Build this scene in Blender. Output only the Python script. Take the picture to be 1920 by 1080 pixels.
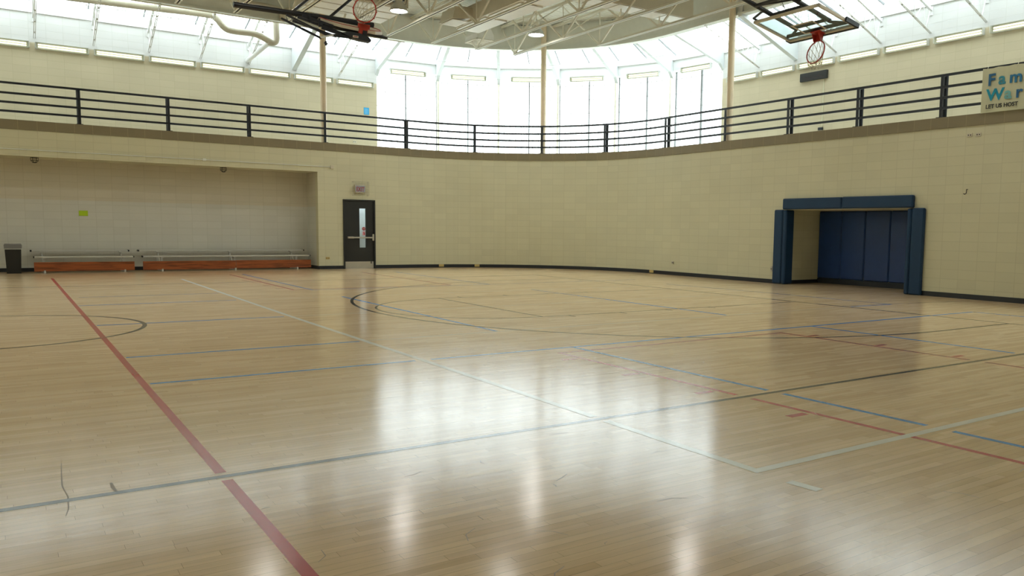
import bpy, math, random
from mathutils import Vector, Matrix, Euler

for o in list(bpy.data.objects):
    bpy.data.objects.remove(o)
scene = bpy.context.scene
C = scene.collection
random.seed(7)
S = 1.37          # layout unit in metres (camera height)
pi = math.pi

# ---------------------------------------------------------------- camera
cam_d = bpy.data.cameras.new('camera')
cam = bpy.data.objects.new('camera', cam_d); C.objects.link(cam)
yaw, pit, rol = 0.6249, -0.0975, 0.0152
F = Vector((math.sin(yaw)*math.cos(pit), math.cos(yaw)*math.cos(pit), math.sin(pit)))
Rt = Vector((math.cos(yaw), -math.sin(yaw), 0)); Up = Rt.cross(F)
R2 = Rt*math.cos(rol) + Up*math.sin(rol); U2 = Up*math.cos(rol) - Rt*math.sin(rol)
m = Matrix((R2, U2, -F)).transposed().to_4x4(); m.translation = (0, 0, S)
cam.matrix_world = m
cam_d.sensor_width = 36; cam_d.lens = 1528.4/1920*36
cam_d.shift_x = -146.3/1920; cam_d.shift_y = 39.0/1920
cam_d.clip_start = 0.1; cam_d.clip_end = 200
scene.camera = cam

# ---------------------------------------------------------------- world / exposure
SKY = 6.2
w = bpy.data.worlds.new('overcast_sky'); scene.world = w; w.use_nodes = True
nt = w.node_tree; nt.nodes.clear()
tc = nt.nodes.new('ShaderNodeTexCoord'); sx = nt.nodes.new('ShaderNodeSeparateXYZ')
mr = nt.nodes.new('ShaderNodeMapRange'); mr.inputs[1].default_value = -0.08; mr.inputs[2].default_value = 0.04
mx = nt.nodes.new('ShaderNodeMix'); mx.data_type = 'RGBA'
mx.inputs[6].default_value = (0.30, 0.32, 0.30, 1); mx.inputs[7].default_value = (0.94, 0.98, 1.0, 1)
bg = nt.nodes.new('ShaderNodeBackground'); bg.inputs[1].default_value = SKY
wo = nt.nodes.new('ShaderNodeOutputWorld')
nt.links.new(tc.outputs['Generated'], sx.inputs[0]); nt.links.new(sx.outputs[2], mr.inputs[0])
nt.links.new(mr.outputs[0], mx.inputs[0]); nt.links.new(mx.outputs[2], bg.inputs[0]); nt.links.new(bg.outputs[0], wo.inputs[0])
scene.view_settings.view_transform = 'Standard'; scene.view_settings.look = 'None'
scene.view_settings.gamma = 1; scene.view_settings.use_curve_mapping = False
scene.view_settings.exposure = 0.20

# ---------------------------------------------------------------- materials
def newmat(name):
    m = bpy.data.materials.new(name); m.use_nodes = True
    nt = m.node_tree; nt.nodes.clear()
    out = nt.nodes.new('ShaderNodeOutputMaterial')
    return m, nt, out
def N(nt, t, **k):
    n = nt.nodes.new(t)
    for a, b in k.items(): setattr(n, a, b)
    return n
def mat(name, col, rough=0.6, metal=0.0, var=0.06, scale=6.0, spec=0.5):
    m, nt, out = newmat(name)
    b = N(nt, 'ShaderNodeBsdfPrincipled'); b.inputs['Roughness'].default_value = rough
    b.inputs['Metallic'].default_value = metal; b.inputs['Specular IOR Level'].default_value = spec
    t = N(nt, 'ShaderNodeTexCoord'); n = N(nt, 'ShaderNodeTexNoise'); n.inputs['Scale'].default_value = scale
    n.inputs['Detail'].default_value = 3
    mx = N(nt, 'ShaderNodeMix', data_type='RGBA')
    mx.inputs[6].default_value = (*[c*(1-var) for c in col], 1)
    mx.inputs[7].default_value = (*[min(1, c*(1+var)) for c in col], 1)
    nt.links.new(t.outputs['Object'], n.inputs['Vector']); nt.links.new(n.outputs[0], mx.inputs[0])
    nt.links.new(mx.outputs[2], b.inputs['Base Color']); nt.links.new(b.outputs[0], out.inputs[0])
    return m
def emit(name, col, st):
    m, nt, out = newmat(name)
    e = N(nt, 'ShaderNodeEmission'); e.inputs[0].default_value = (*col, 1); e.inputs[1].default_value = st
    nt.links.new(e.outputs[0], out.inputs[0]); return m
def block_mat(name, col, col2=None, split=None, bw=0.406, bh=0.203, mort=0.012, soft=0.02, mdark=0.86):
    """painted concrete block in stack bond; UV in metres; col2 above the paint line at height split"""
    m, nt, out = newmat(name)
    uv = N(nt, 'ShaderNodeTexCoord')
    br = N(nt, 'ShaderNodeTexBrick', offset=0.0, squash=1.0)
    br.inputs['Scale'].default_value = 1.0; br.inputs['Mortar Size'].default_value = mort*0.5
    br.inputs['Mortar Smooth'].default_value = 0.3
    br.inputs['Brick Width'].default_value = bw; br.inputs['Row Height'].default_value = bh
    br.inputs['Color1'].default_value = (1, 1, 1, 1); br.inputs['Color2'].default_value = (0.955, 0.955, 0.955, 1)
    br.inputs['Mortar'].default_value = (mdark, mdark, mdark*0.97, 1)
    nt.links.new(uv.outputs['UV'], br.inputs['Vector'])
    n = N(nt, 'ShaderNodeTexNoise'); n.inputs['Scale'].default_value = 0.7; n.inputs['Detail'].default_value = 5
    nt.links.new(uv.outputs['UV'], n.inputs['Vector'])
    mr = N(nt, 'ShaderNodeMapRange'); mr.inputs[3].default_value = 0.93; mr.inputs[4].default_value = 1.05
    nt.links.new(n.outputs[0], mr.inputs[0])
    base = N(nt, 'ShaderNodeMix', data_type='RGBA'); base.inputs[6].default_value = (*col, 1)
    base.inputs[7].default_value = (*(col2 or col), 1)
    sp = N(nt, 'ShaderNodeSeparateXYZ'); nt.links.new(uv.outputs['UV'], sp.inputs[0])
    st = N(nt, 'ShaderNodeMapRange'); s0 = split if split is not None else 999
    st.inputs[1].default_value = s0-soft; st.inputs[2].default_value = s0+soft
    nt.links.new(sp.outputs[1], st.inputs[0]); nt.links.new(st.outputs[0], base.inputs[0])
    a = N(nt, 'ShaderNodeMix', data_type='RGBA', blend_type='MULTIPLY'); a.inputs[0].default_value = 1
    nt.links.new(base.outputs[2], a.inputs[6]); nt.links.new(br.outputs['Color'], a.inputs[7])
    c = N(nt, 'ShaderNodeMix', data_type='RGBA', blend_type='MULTIPLY'); c.inputs[0].default_value = 1
    nt.links.new(a.outputs[2], c.inputs[6]); nt.links.new(mr.outputs[0], c.inputs[7])
    b = N(nt, 'ShaderNodeBsdfPrincipled'); b.inputs['Roughness'].default_value = 0.55
    b.inputs['Specular IOR Level'].default_value = 0.35
    bp = N(nt, 'ShaderNodeBump'); bp.inputs['Strength'].default_value = 0.25; bp.inputs['Distance'].default_value = 0.01
    nt.links.new(br.outputs['Fac'], bp.inputs['Height']); bp.invert = True
    nt.links.new(bp.outputs[0], b.inputs['Normal'])
    nt.links.new(c.outputs[2], b.inputs['Base Color']); nt.links.new(b.outputs[0], out.inputs[0])
    return m
def panel_mat(name):
    """translucent glazing panel with a fine grid; UV in metres"""
    m, nt, out = newmat(name)
    uv = N(nt, 'ShaderNodeTexCoord')
    br = N(nt, 'ShaderNodeTexBrick', offset=0.0)
    br.inputs['Scale'].default_value = 1.0; br.inputs['Mortar Size'].default_value = 0.0115
    br.inputs['Mortar Smooth'].default_value = 0.5
    br.inputs['Brick Width'].default_value = 0.215; br.inputs['Row Height'].default_value = 0.50
    nt.links.new(uv.outputs['UV'], br.inputs['Vector'])
    tr = N(nt, 'ShaderNodeBsdfTransparent'); tr.inputs[0].default_value = (0.86, 0.90, 0.90, 1)
    tl = N(nt, 'ShaderNodeBsdfTranslucent'); tl.inputs[0].default_value = (0.85, 0.88, 0.88, 1)
    di = N(nt, 'ShaderNodeBsdfDiffuse'); di.inputs[0].default_value = (0.72, 0.74, 0.73, 1)
    m1 = N(nt, 'ShaderNodeMixShader'); m1.inputs[0].default_value = 0.35
    m2 = N(nt, 'ShaderNodeMixShader')
    mr = N(nt, 'ShaderNodeMath', operation='MULTIPLY'); mr.inputs[1].default_value = 1.0
    nt.links.new(br.outputs['Fac'], mr.inputs[0]); nt.links.new(mr.outputs[0], m2.inputs[0])
    nt.links.new(tr.outputs[0], m1.inputs[1]); nt.links.new(tl.outputs[0], m1.inputs[2])
    nt.links.new(m1.outputs[0], m2.inputs[1]); nt.links.new(di.outputs[0], m2.inputs[2])
    nt.links.new(m2.outputs[0], out.inputs[0])
    return m
def floor_mat(name):
    m, nt, out = newmat(name)
    L = nt.links.new
    t = N(nt, 'ShaderNodeTexCoord')
    def brick(bw, rh, c1, c2, mo, ms, off=0.37):
        b = N(nt, 'ShaderNodeTexBrick', offset=off, offset_frequency=2)
        b.inputs['Scale'].default_value = 1.0; b.inputs['Brick Width'].default_value = bw
        b.inputs['Row Height'].default_value = rh; b.inputs['Mortar Size'].default_value = ms
        b.inputs['Mortar Smooth'].default_value = 0.2; b.inputs['Bias'].default_value = 0.0
        b.inputs['Color1'].default_value = (*c1, 1); b.inputs['Color2'].default_value = (*c2, 1); b.inputs['Mortar'].default_value = (*mo, 1)
        return b
    # irregular strip lengths: shift u by a random amount per row
    sp = N(nt, 'ShaderNodeSeparateXYZ'); L(t.outputs['Object'], sp.inputs[0])
    row = N(nt, 'ShaderNodeMath', operation='DIVIDE'); row.inputs[1].default_value = 0.057; L(sp.outputs[1], row.inputs[0])
    fl = N(nt, 'ShaderNodeMath', operation='FLOOR'); L(row.outputs[0], fl.inputs[0])
    wn = N(nt, 'ShaderNodeTexWhiteNoise', noise_dimensions='1D'); L(fl.outputs[0], wn.inputs['W'])
    sc = N(nt, 'ShaderNodeMath', operation='MULTIPLY'); sc.inputs[1].default_value = 3.1; L(wn.outputs['Value'], sc.inputs[0])
    ad = N(nt, 'ShaderNodeMath', operation='ADD'); L(sp.outputs[0], ad.inputs[0]); L(sc.outputs[0], ad.inputs[1])
    cb = N(nt, 'ShaderNodeCombineXYZ'); L(ad.outputs[0], cb.inputs[0]); L(sp.outputs[1], cb.inputs[1])
    b1 = brick(0.72, 0.057, (0.880, 0.670, 0.410), (0.720, 0.515, 0.290), (0.30, 0.20, 0.11), 0.0008, 0.0)
    L(cb.outputs[0], b1.inputs['Vector'])
    # slow per-area tone and grain streaks along X
    mp = N(nt, 'ShaderNodeMapping'); mp.inputs['Scale'].default_value = (0.9, 14, 1); L(t.outputs['Object'], mp.inputs[0])
    g = N(nt, 'ShaderNodeTexNoise'); g.inputs['Scale'].default_value = 2.2; g.inputs['Detail'].default_value = 6; L(mp.outputs[0], g.inputs['Vector'])
    gr = N(nt, 'ShaderNodeMapRange'); gr.inputs[3].default_value = 0.84; gr.inputs[4].default_value = 1.18; L(g.outputs[0], gr.inputs[0])
    mu = N(nt, 'ShaderNodeMix', data_type='RGBA', blend_type='MULTIPLY'); mu.inputs[0].default_value = 1
    L(b1.outputs['Color'], mu.inputs[6]); L(gr.outputs[0], mu.inputs[7])
    # occasional dark seams between strip bundles
    sm = N(nt, 'ShaderNodeTexBrick', offset=0.5); sm.inputs['Scale'].default_value = 1.0
    sm.inputs['Brick Width'].default_value = 9.0; sm.inputs['Row Height'].default_value = 0.057*9
    sm.inputs['Mortar Size'].default_value = 0.0016; sm.inputs['Mortar Smooth'].default_value = 0.3
    L(cb.outputs[0], sm.inputs['Vector'])
    mp2 = N(nt, 'ShaderNodeTexNoise'); mp2.inputs['Scale'].default_value = 0.9; L(t.outputs['Object'], mp2.inputs['Vector'])
    r2 = N(nt, 'ShaderNodeMapRange'); r2.inputs[1].default_value = 0.5; r2.inputs[2].default_value = 0.62; L(mp2.outputs[0], r2.inputs[0])
    sf = N(nt, 'ShaderNodeMath', operation='MULTIPLY'); L(sm.outputs['Fac'], sf.inputs[0]); L(r2.outputs[0], sf.inputs[1])
    se = N(nt, 'ShaderNodeMix', data_type='RGBA'); L(sf.outputs[0], se.inputs[0]); L(mu.outputs[2], se.inputs[6]); se.inputs[7].default_value = (0.10, 0.07, 0.04, 1)
    b = N(nt, 'ShaderNodeBsdfPrincipled'); b.inputs['Roughness'].default_value = 0.17
    b.inputs['IOR'].default_value = 1.54
    L(se.outputs[2], b.inputs['Base Color'])
    # roughness wear and gentle undulation of the varnish
    n2 = N(nt, 'ShaderNodeTexNoise'); n2.inputs['Scale'].default_value = 1.3; n2.inputs['Detail'].default_value = 4; L(t.outputs['Object'], n2.inputs['Vector'])
    rr = N(nt, 'ShaderNodeMapRange'); rr.inputs[3].default_value = 0.12; rr.inputs[4].default_value = 0.20; L(n2.outputs[0], rr.inputs[0])
    L(rr.outputs[0], b.inputs['Roughness'])
    mp3 = N(nt, 'ShaderNodeMapping'); mp3.inputs['Scale'].default_value = (1.5, 17.5, 1); L(t.outputs['Object'], mp3.inputs[0])
    n3 = N(nt, 'ShaderNodeTexNoise'); n3.inputs['Scale'].default_value = 1.0; n3.inputs['Detail'].default_value = 2; L(mp3.outputs[0], n3.inputs['Vector'])
    bp = N(nt, 'ShaderNodeBump'); bp.inputs['Strength'].default_value = 0.3; bp.inputs['Distance'].default_value = 0.0012
    L(n3.outputs[0], bp.inputs['Height']); L(bp.outputs[0], b.inputs['Normal'])
    L(b.outputs[0], out.inputs[0])
    return m
def glass_mat(name, tint=(0.80, 0.90, 0.90), amt=0.12):
    m, nt, out = newmat(name)
    tr = N(nt, 'ShaderNodeBsdfTransparent'); tr.inputs[0].default_value = (*tint, 1)
    gl = N(nt, 'ShaderNodeBsdfGlossy'); gl.inputs['Roughness'].default_value = 0.05
    m1 = N(nt, 'ShaderNodeMixShader'); m1.inputs[0].default_value = amt
    nt.links.new(tr.outputs[0], m1.inputs[1]); nt.links.new(gl.outputs[0], m1.inputs[2]); nt.links.new(m1.outputs[0], out.inputs[0])
    return m
def wood_mat(name, c1, c2):
    m, nt, out = newmat(name)
    t = N(nt, 'ShaderNodeTexCoord'); mp = N(nt, 'ShaderNodeMapping'); mp.inputs['Scale'].default_value = (1.2, 9, 14)
    n = N(nt, 'ShaderNodeTexNoise'); n.inputs['Scale'].default_value = 1.6; n.inputs['Detail'].default_value = 6; n.inputs['Distortion'].default_value = 0.6
    r = N(nt, 'ShaderNodeValToRGB'); r.color_ramp.elements[0].color = (*c2, 1); r.color_ramp.elements[0].position = 0.33
    r.color_ramp.elements[1].color = (*c1, 1); r.color_ramp.elements[1].position = 0.55
    b = N(nt, 'ShaderNodeBsdfPrincipled'); b.inputs['Roughness'].default_value = 0.4
    nt.links.new(t.outputs['Object'], mp.inputs[0]); nt.links.new(mp.outputs[0], n.inputs['Vector']); nt.links.new(n.outputs[0], r.inputs[0])
    nt.links.new(r.outputs[0], b.inputs['Base Color']); nt.links.new(b.outputs[0], out.inputs[0]); return m

BEIGE = (0.660, 0.640, 0.455)
M = {
 'block': block_mat('beige_block', BEIGE),
 'upper': block_mat('upper_block', (0.580, 0.510, 0.350), (0.68, 0.685, 0.67), 4.63*S, mdark=0.88),
 'alcove': block_mat('alcove_block', (0.66, 0.66, 0.60), (0.64, 0.60, 0.49), 1.415*S, soft=0.012),
 'cap': block_mat('taupe_block', (0.250, 0.212, 0.130), mort=0.012, bh=5.0, mdark=1.35),
 'floor': floor_mat('maple_floor'),
 'panel': panel_mat('translucent_panel'),
 'white': mat('white_paint', (0.75, 0.76, 0.75), 0.5, var=0.02),
 'deck': mat('deck_paint', (0.76, 0.76, 0.68), 0.6),
 'fascia': mat('fascia_paint', (0.73, 0.75, 0.69), 0.6),
 'truss': mat('truss_paint', (0.76, 0.73, 0.62), 0.5),
 'beam': mat('beam_paint', (0.60, 0.63, 0.63), 0.5, var=0.02),
 'column': mat('column_paint', (0.72, 0.60, 0.42), 0.45),
 'pilaster': mat('pilaster_paint', (0.74, 0.71, 0.60), 0.5),
 'dark': mat('dark_metal', (0.012, 0.015, 0.020), 0.4),
 'mullion': mat('mullion_metal', (0.16, 0.17, 0.17), 0.4),
 'rail': mat('railing_paint', (0.010, 0.014, 0.022), 0.35),
 'base': mat('rubber_base', (0.010, 0.014, 0.020), 0.5),
 'duct': mat('duct_paint', (0.62, 0.57, 0.45), 0.55),
 'pipe': mat('pipe_paint', (0.50, 0.46, 0.36), 0.5),
 'ductw': mat('duct_white', (0.80, 0.80, 0.76), 0.6),
 'pad': mat('blue_vinyl', (0.012, 0.042, 0.100), 0.5, var=0.1, spec=0.3),
 'pad2': mat('deep_blue_vinyl', (0.012, 0.048, 0.185), 0.38, var=0.1),
 'door': mat('black_door', (0.013, 0.015, 0.015), 0.45),
 'steel': mat('steel', (0.55, 0.53, 0.48), 0.35, 0.8),
 'alu': mat('aluminium', (0.62, 0.63, 0.60), 0.4, 0.3),
 'fixback': mat('fixture_back', (0.42, 0.44, 0.40), 0.5),
 'ivory': mat('ivory_plastic', (0.60, 0.56, 0.44), 0.5),
 'yellow': mat('yellowed_plastic', (0.55, 0.42, 0.16), 0.5),
 'wood': wood_mat('orange_wood', (0.36, 0.095, 0.025), (0.15, 0.04, 0.012)),
 'red': mat('rim_red', (0.42, 0.035, 0.02), 0.35),
 'redsign': mat('sign_red', (0.35, 0.02, 0.025), 0.5),
 'net': mat('net_cord', (0.60, 0.58, 0.46), 0.9),
 'cream': mat('cream_board', (0.62, 0.56, 0.44), 0.5),
 'bin': mat('bin_plastic', (0.012, 0.013, 0.012), 0.5),
 'bag': mat('bag_plastic', (0.20, 0.20, 0.20), 0.35),
 'paper': mat('lime_paper', (0.42, 0.62, 0.02), 0.8),
 'bluesign': mat('blue_sign', (0.04, 0.36, 0.66), 0.6),
 'banner': mat('banner_vinyl', (0.55, 0.56, 0.38), 0.5),
 'glass': glass_mat('board_glass', (0.84, 0.90, 0.90), 0.10),
 'lite': glass_mat('door_glass', (0.85, 0.9, 0.92), 0.06),
 'lens': glass_mat('acrylic_lens', (0.86, 0.88, 0.82), 0.12),
 'tube': emit('fluorescent_tube', (1.0, 0.95, 0.66), 2.1),
 'lamp': emit('lamp_glow', (1.0, 0.98, 0.93), 78.0),
 'exitface': emit('exit_face', (0.85, 0.80, 0.70), 0.22),
 'line_red': mat('line_red', (0.52, 0.035, 0.030), 0.20),
 'line_blue': mat('line_blue', (0.008, 0.24, 0.68), 0.20),
 'line_black': mat('line_black', (0.030, 0.030, 0.022), 0.16),
 'line_white': mat('line_white', (0.84, 0.86, 0.80), 0.16),
 'line_pale': mat('line_pale', (0.68, 0.64, 0.50), 0.16),
}

# ---------------------------------------------------------------- mesh helpers
class MB:
    def __init__(s, k=S): s.v = []; s.f = []; s.uv = []; s.k = k; s.sm = []
    def add(s, vs, fs, uvs=None, smooth=False):
        n = len(s.v); k = s.k
        s.v += [tuple(c*k for c in p) for p in vs]
        for i, f in enumerate(fs):
            s.f.append(tuple(n+j for j in f)); s.sm.append(smooth)
            s.uv.append(uvs[i] if uvs else None)
        return s
    def box(s, x0, y0, z0, x1, y1, z1):
        x0, x1 = min(x0, x1), max(x0, x1); y0, y1 = min(y0, y1), max(y0, y1); z0, z1 = min(z0, z1), max(z0, z1)
        vs = [(x0,y0,z0),(x1,y0,z0),(x1,y1,z0),(x0,y1,z0),(x0,y0,z1),(x1,y0,z1),(x1,y1,z1),(x0,y1,z1)]
        fs = [(0,3,2,1),(4,5,6,7),(0,1,5,4),(1,2,6,5),(2,3,7,6),(3,0,4,7)]
        k = s.k; uvs = []
        for f in fs:
            P = [vs[i] for i in f]
            dx = max(p[0] for p in P)-min(p[0] for p in P); dy = max(p[1] for p in P)-min(p[1] for p in P); dz = max(p[2] for p in P)-min(p[2] for p in P)
            if dz < 1e-9: uvs.append([(p[0]*k, p[1]*k) for p in P])
            elif dy < 1e-9: uvs.append([(p[0]*k, p[2]*k) for p in P])
            else: uvs.append([(p[1]*k, p[2]*k) for p in P])
        return s.add(vs, fs, uvs)
    def bbox(s, x0, y0, z0, x1, y1, z1, b):
        """box with chamfered edges (all 12) """
        cx, cy, cz = (x0+x1)/2, (y0+y1)/2, (z0+z1)/2; hx, hy, hz = abs(x1-x0)/2, abs(y1-y0)/2, abs(z1-z0)/2
        b = min(b, hx*.9, hy*.9, hz*.9)
        V = []; idx = {}
        for sx in (-1, 1):
            for sy in (-1, 1):
                for sz in (-1, 1):
                    for a, p in enumerate(((hx, hy-b, hz-b), (hx-b, hy, hz-b), (hx-b, hy-b, hz))):
                        idx[(sx, sy, sz, a)] = len(V); V.append((cx+sx*p[0], cy+sy*p[1], cz+sz*p[2]))
        Fs = []
        for sx in (-1, 1): Fs.append([idx[(sx, a, c, 0)] for a, c in ((-1,-1),(1,-1),(1,1),(-1,1))][::sx])
        for sy in (-1, 1): Fs.append([idx[(a, sy, c, 1)] for a, c in ((-1,-1),(1,-1),(1,1),(-1,1))][::-sy])
        for sz in (-1, 1): Fs.append([idx[(a, c, sz, 2)] for a, c in ((-1,-1),(1,-1),(1,1),(-1,1))][::sz])
        for sx in (-1, 1):
            for sy in (-1, 1): Fs.append([idx[(sx,sy,-1,0)], idx[(sx,sy,1,0)], idx[(sx,sy,1,1)], idx[(sx,sy,-1,1)]][::-sx*sy])
            for sz in (-1, 1): Fs.append([idx[(sx,-1,sz,0)], idx[(sx,1,sz,0)], idx[(sx,1,sz,2)], idx[(sx,-1,sz,2)]][::sx*sz])
        for sy in (-1, 1):
            for sz in (-1, 1): Fs.append([idx[(-1,sy,sz,1)], idx[(1,sy,sz,1)], idx[(1,sy,sz,2)], idx[(-1,sy,sz,2)]][::-sy*sz])
        for sx in (-1, 1):
            for sy in (-1, 1):
                for sz in (-1, 1): Fs.append([idx[(sx,sy,sz,0)], idx[(sx,sy,sz,1)], idx[(sx,sy,sz,2)]][::sx*sy*sz])
        return s.add(V, Fs)
    def bar(s, p, q, wd, ht, up=(0, 0, 1)):
        p, q = Vector(p), Vector(q); d = (q-p).normalized(); up = Vector(up)
        if abs(d.dot(up)) > 0.98: up = Vector((0, 1, 0)) if abs(d.y) < 0.9 else Vector((1, 0, 0))
        a = d.cross(up).normalized()*wd/2; b = a.cross(d).normalized()*ht/2
        vs = [p-a-b, p+a-b, p+a+b, p-a+b, q-a-b, q+a-b, q+a+b, q-a+b]
        return s.add([tuple(v) for v in vs], [(0,1,2,3),(7,6,5,4),(0,4,5,1),(1,5,6,2),(2,6,7,3),(3,7,4,0)])
    def tube(s, path, r, n=10, closed=False, caps=True):
        P = [Vector(p) for p in path]; m_ = len(P); rs = r if isinstance(r, (list, tuple)) else [r]*m_
        vs = []; prev = None
        for i in range(m_):
            if closed: d = (P[(i+1) % m_]-P[i-1]).normalized()
            else: d = (P[min(i+1, m_-1)]-P[max(i-1, 0)]).normalized()
            if prev is None:
                u = Vector((0, 0, 1)) if abs(d.z) < 0.9 else Vector((1, 0, 0))
                a = d.cross(u).normalized()
            else: a = (prev-d*prev.dot(d)).normalized()
            prev = a; b = d.cross(a)
            for j in range(n):
                t = 2*pi*j/n; vs.append(tuple(P[i]+(a*math.cos(t)+b*math.sin(t))*rs[i]))
        fs = []
        for i in range(m_ if closed else m_-1):
            for j in range(n):
                fs.append((i*n+j, i*n+(j+1) % n, ((i+1) % m_)*n+(j+1) % n, ((i+1) % m_)*n+j))
        s.add(vs, fs, smooth=True)
        if caps and not closed:
            s.add(vs[:n], [tuple(range(n))[::-1]]); s.add(vs[-n:], [tuple(range(n))])
        return s
    def prism(s, poly, axis, a0, a1):
        """poly of 2D points extruded along axis 'x','y' or 'z'"""
        n = len(poly)
        def P(u, v, a): return {'x': (a, u, v), 'y': (u, a, v), 'z': (u, v, a)}[axis]
        vs = [P(u, v, a0) for u, v in poly]+[P(u, v, a1) for u, v in poly]
        fs = [tuple(range(n))[::-1], tuple(range(n, 2*n))]+[(i, (i+1) % n, n+(i+1) % n, n+i) for i in range(n)]
        return s.add(vs, fs)
    def lathe(s, prof, c=(0, 0, 0), n=20):
        vs = []
        for r, z in prof:
            for j in range(n):
                t = 2*pi*j/n; vs.append((c[0]+r*math.cos(t), c[1]+r*math.sin(t), c[2]+z))
        fs = [(i*n+j, i*n+(j+1) % n, (i+1)*n+(j+1) % n, (i+1)*n+j) for i in range(len(prof)-1) for j in range(n)]
        return s.add(vs, fs, smooth=True)
    def slab(s, path, off0, off1, z0, z1, u0=0.0):
        """wall following a plan path; off0/off1 are offsets to the left-hand side; UV in metres"""
        P = offset_path(path, off0); Q = offset_path(path, off1); k = s.k
        u = [u0]
        for i in range(1, len(path)): u.append(u[-1]+math.dist(path[i], path[i-1])*k)
        z0l = z0 if isinstance(z0, list) else [z0]*len(path); z1l = z1 if isinstance(z1, list) else [z1]*len(path)
        for i in range(len(path)-1):
            a, b, c, d = P[i], P[i+1], Q[i+1], Q[i]
            vs = [(a[0],a[1],z0l[i]),(b[0],b[1],z0l[i+1]),(c[0],c[1],z0l[i+1]),(d[0],d[1],z0l[i]),
                  (a[0],a[1],z1l[i]),(b[0],b[1],z1l[i+1]),(c[0],c[1],z1l[i+1]),(d[0],d[1],z1l[i])]
            fs = [(0,1,5,4),(2,3,7,6),(4,5,6,7),(3,2,1,0)]
            if i == 0: fs.append((3,0,4,7))
            if i == len(path)-2: fs.append((1,2,6,5))
            ua, ub = u[i], u[i+1]; za, zb = z0l[i]*k, z1l[i]*k
            T = (off1-off0)*k
            uu = {0:(ua,za),1:(ub,za),2:(ub,za),3:(ua,za),4:(ua,zb),5:(ub,zb),6:(ub,zb),7:(ua,zb)}
            uvs = []
            for f in fs:
                if f == (4,5,6,7): uvs.append([(ua,zb),(ub,zb),(ub,zb+T),(ua,zb+T)])
                elif f == (3,2,1,0): uvs.append([(ua,za+T),(ub,za+T),(ub,za),(ua,za)])
                elif f == (3,0,4,7): uvs.append([(ua-T,za),(ua,za),(ua,zb),(ua-T,zb)])
                elif f == (1,2,6,5): uvs.append([(ub,za),(ub+T,za),(ub+T,zb),(ub,zb)])
                else: uvs.append([uu[j] for j in f])
            s.add(vs, fs, uvs)
        return s
def offset_path(path, o):
    out = []
    for i, p in enumerate(path):
        def nrm(a, b):
            dx, dy = b[0]-a[0], b[1]-a[1]; l = math.hypot(dx, dy); return (-dy/l, dx/l)
        ns = []
        if i > 0: ns.append(nrm(path[i-1], p))
        if i < len(path)-1: ns.append(nrm(p, path[i+1]))
        nx = sum(n[0] for n in ns)/len(ns); ny = sum(n[1] for n in ns)/len(ns); l2 = nx*nx+ny*ny
        out.append((p[0]+nx*o/l2, p[1]+ny*o/l2))
    return out

def obj(name, mb, material, parent=None, local=False):
    me = bpy.data.meshes.new(name); me.from_pydata(mb.v, [], mb.f)
    if any(u for u in mb.uv):
        ul = me.uv_layers.new(name='UVMap'); i = 0
        for fi, p in enumerate(me.polygons):
            for j in range(len(p.vertices)):
                ul.data[p.loop_start+j].uv = mb.uv[fi][j] if mb.uv[fi] else (0, 0)
    me.polygons.foreach_set('use_smooth', mb.sm)
    me.materials.append(M[material] if isinstance(material, str) else material); me.update()
    o = bpy.data.objects.new(name, me); C.objects.link(o)
    if parent is not None:
        o.parent = parent
        if not local: o.matrix_parent_inverse = world_of(parent).inverted()
    return o
def world_of(o):
    m = Matrix.LocRotScale(o.location, o.rotation_euler, o.scale)
    return m if o.parent is None else world_of(o.parent) @ o.matrix_parent_inverse @ m
def tag(o, label=None, cat=None, group=None, kind=None):
    if label: o['label'] = label
    if cat: o['category'] = cat
    if group: o['group'] = group
    if kind: o['kind'] = kind
    return o
def thing(name, label, cat, loc=(0, 0, 0), rotz=0.0, group=None, k=S):
    o = bpy.data.objects.new(name, None); C.objects.link(o); o.empty_display_size = 0.2
    o.location = [c*k for c in loc]; o.rotation_euler = (0, 0, rotz)
    return tag(o, label, cat, group)
def struct(name, mb, material, parent=None):
    o = obj(name, mb, material, parent)
    if parent is None: o['kind'] = 'structure'
    return o
def dup(o, parent=None, loc=None, rotz=None, label=None):
    c = o.copy(); C.objects.link(c)
    if parent is not None: c.parent = parent
    if loc is not None: c.location = [a*S for a in loc]
    if rotz is not None: c.rotation_euler = (0, 0, rotz)
    if label: c['label'] = label
    for ch in list(o.children): dup(ch, c)
    return c
ORD = ['first','second','third','fourth','fifth','sixth','seventh','eighth','ninth','tenth','eleventh','twelfth','thirteenth','fourteenth','fifteenth','sixteenth']

# ---------------------------------------------------------------- plan geometry (layout units)
CX, CY = 8.0, 14.4
RI, RO, RG, RF = 4.2, 6.2, 6.5, 4.5
YA, YO, XB, XO = 18.6, 20.6, 12.2, 14.2
XW, YN = -13.0, -2.4           # end wall, near wall
def pol(phi, r): a = math.radians(phi); return (CX+r*math.sin(a), CY+r*math.cos(a))
def ring(r, a0, a1, step=2.5):
    n = max(1, int(round((a1-a0)/step))); return [pol(a0+(a1-a0)*i/n, r) for i in range(n+1)]
def plan(r, x0=XW, y1=YN): return [(x0, CY+r)]+ring(r, 0, 90)+[(CX+r, y1)]

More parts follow.
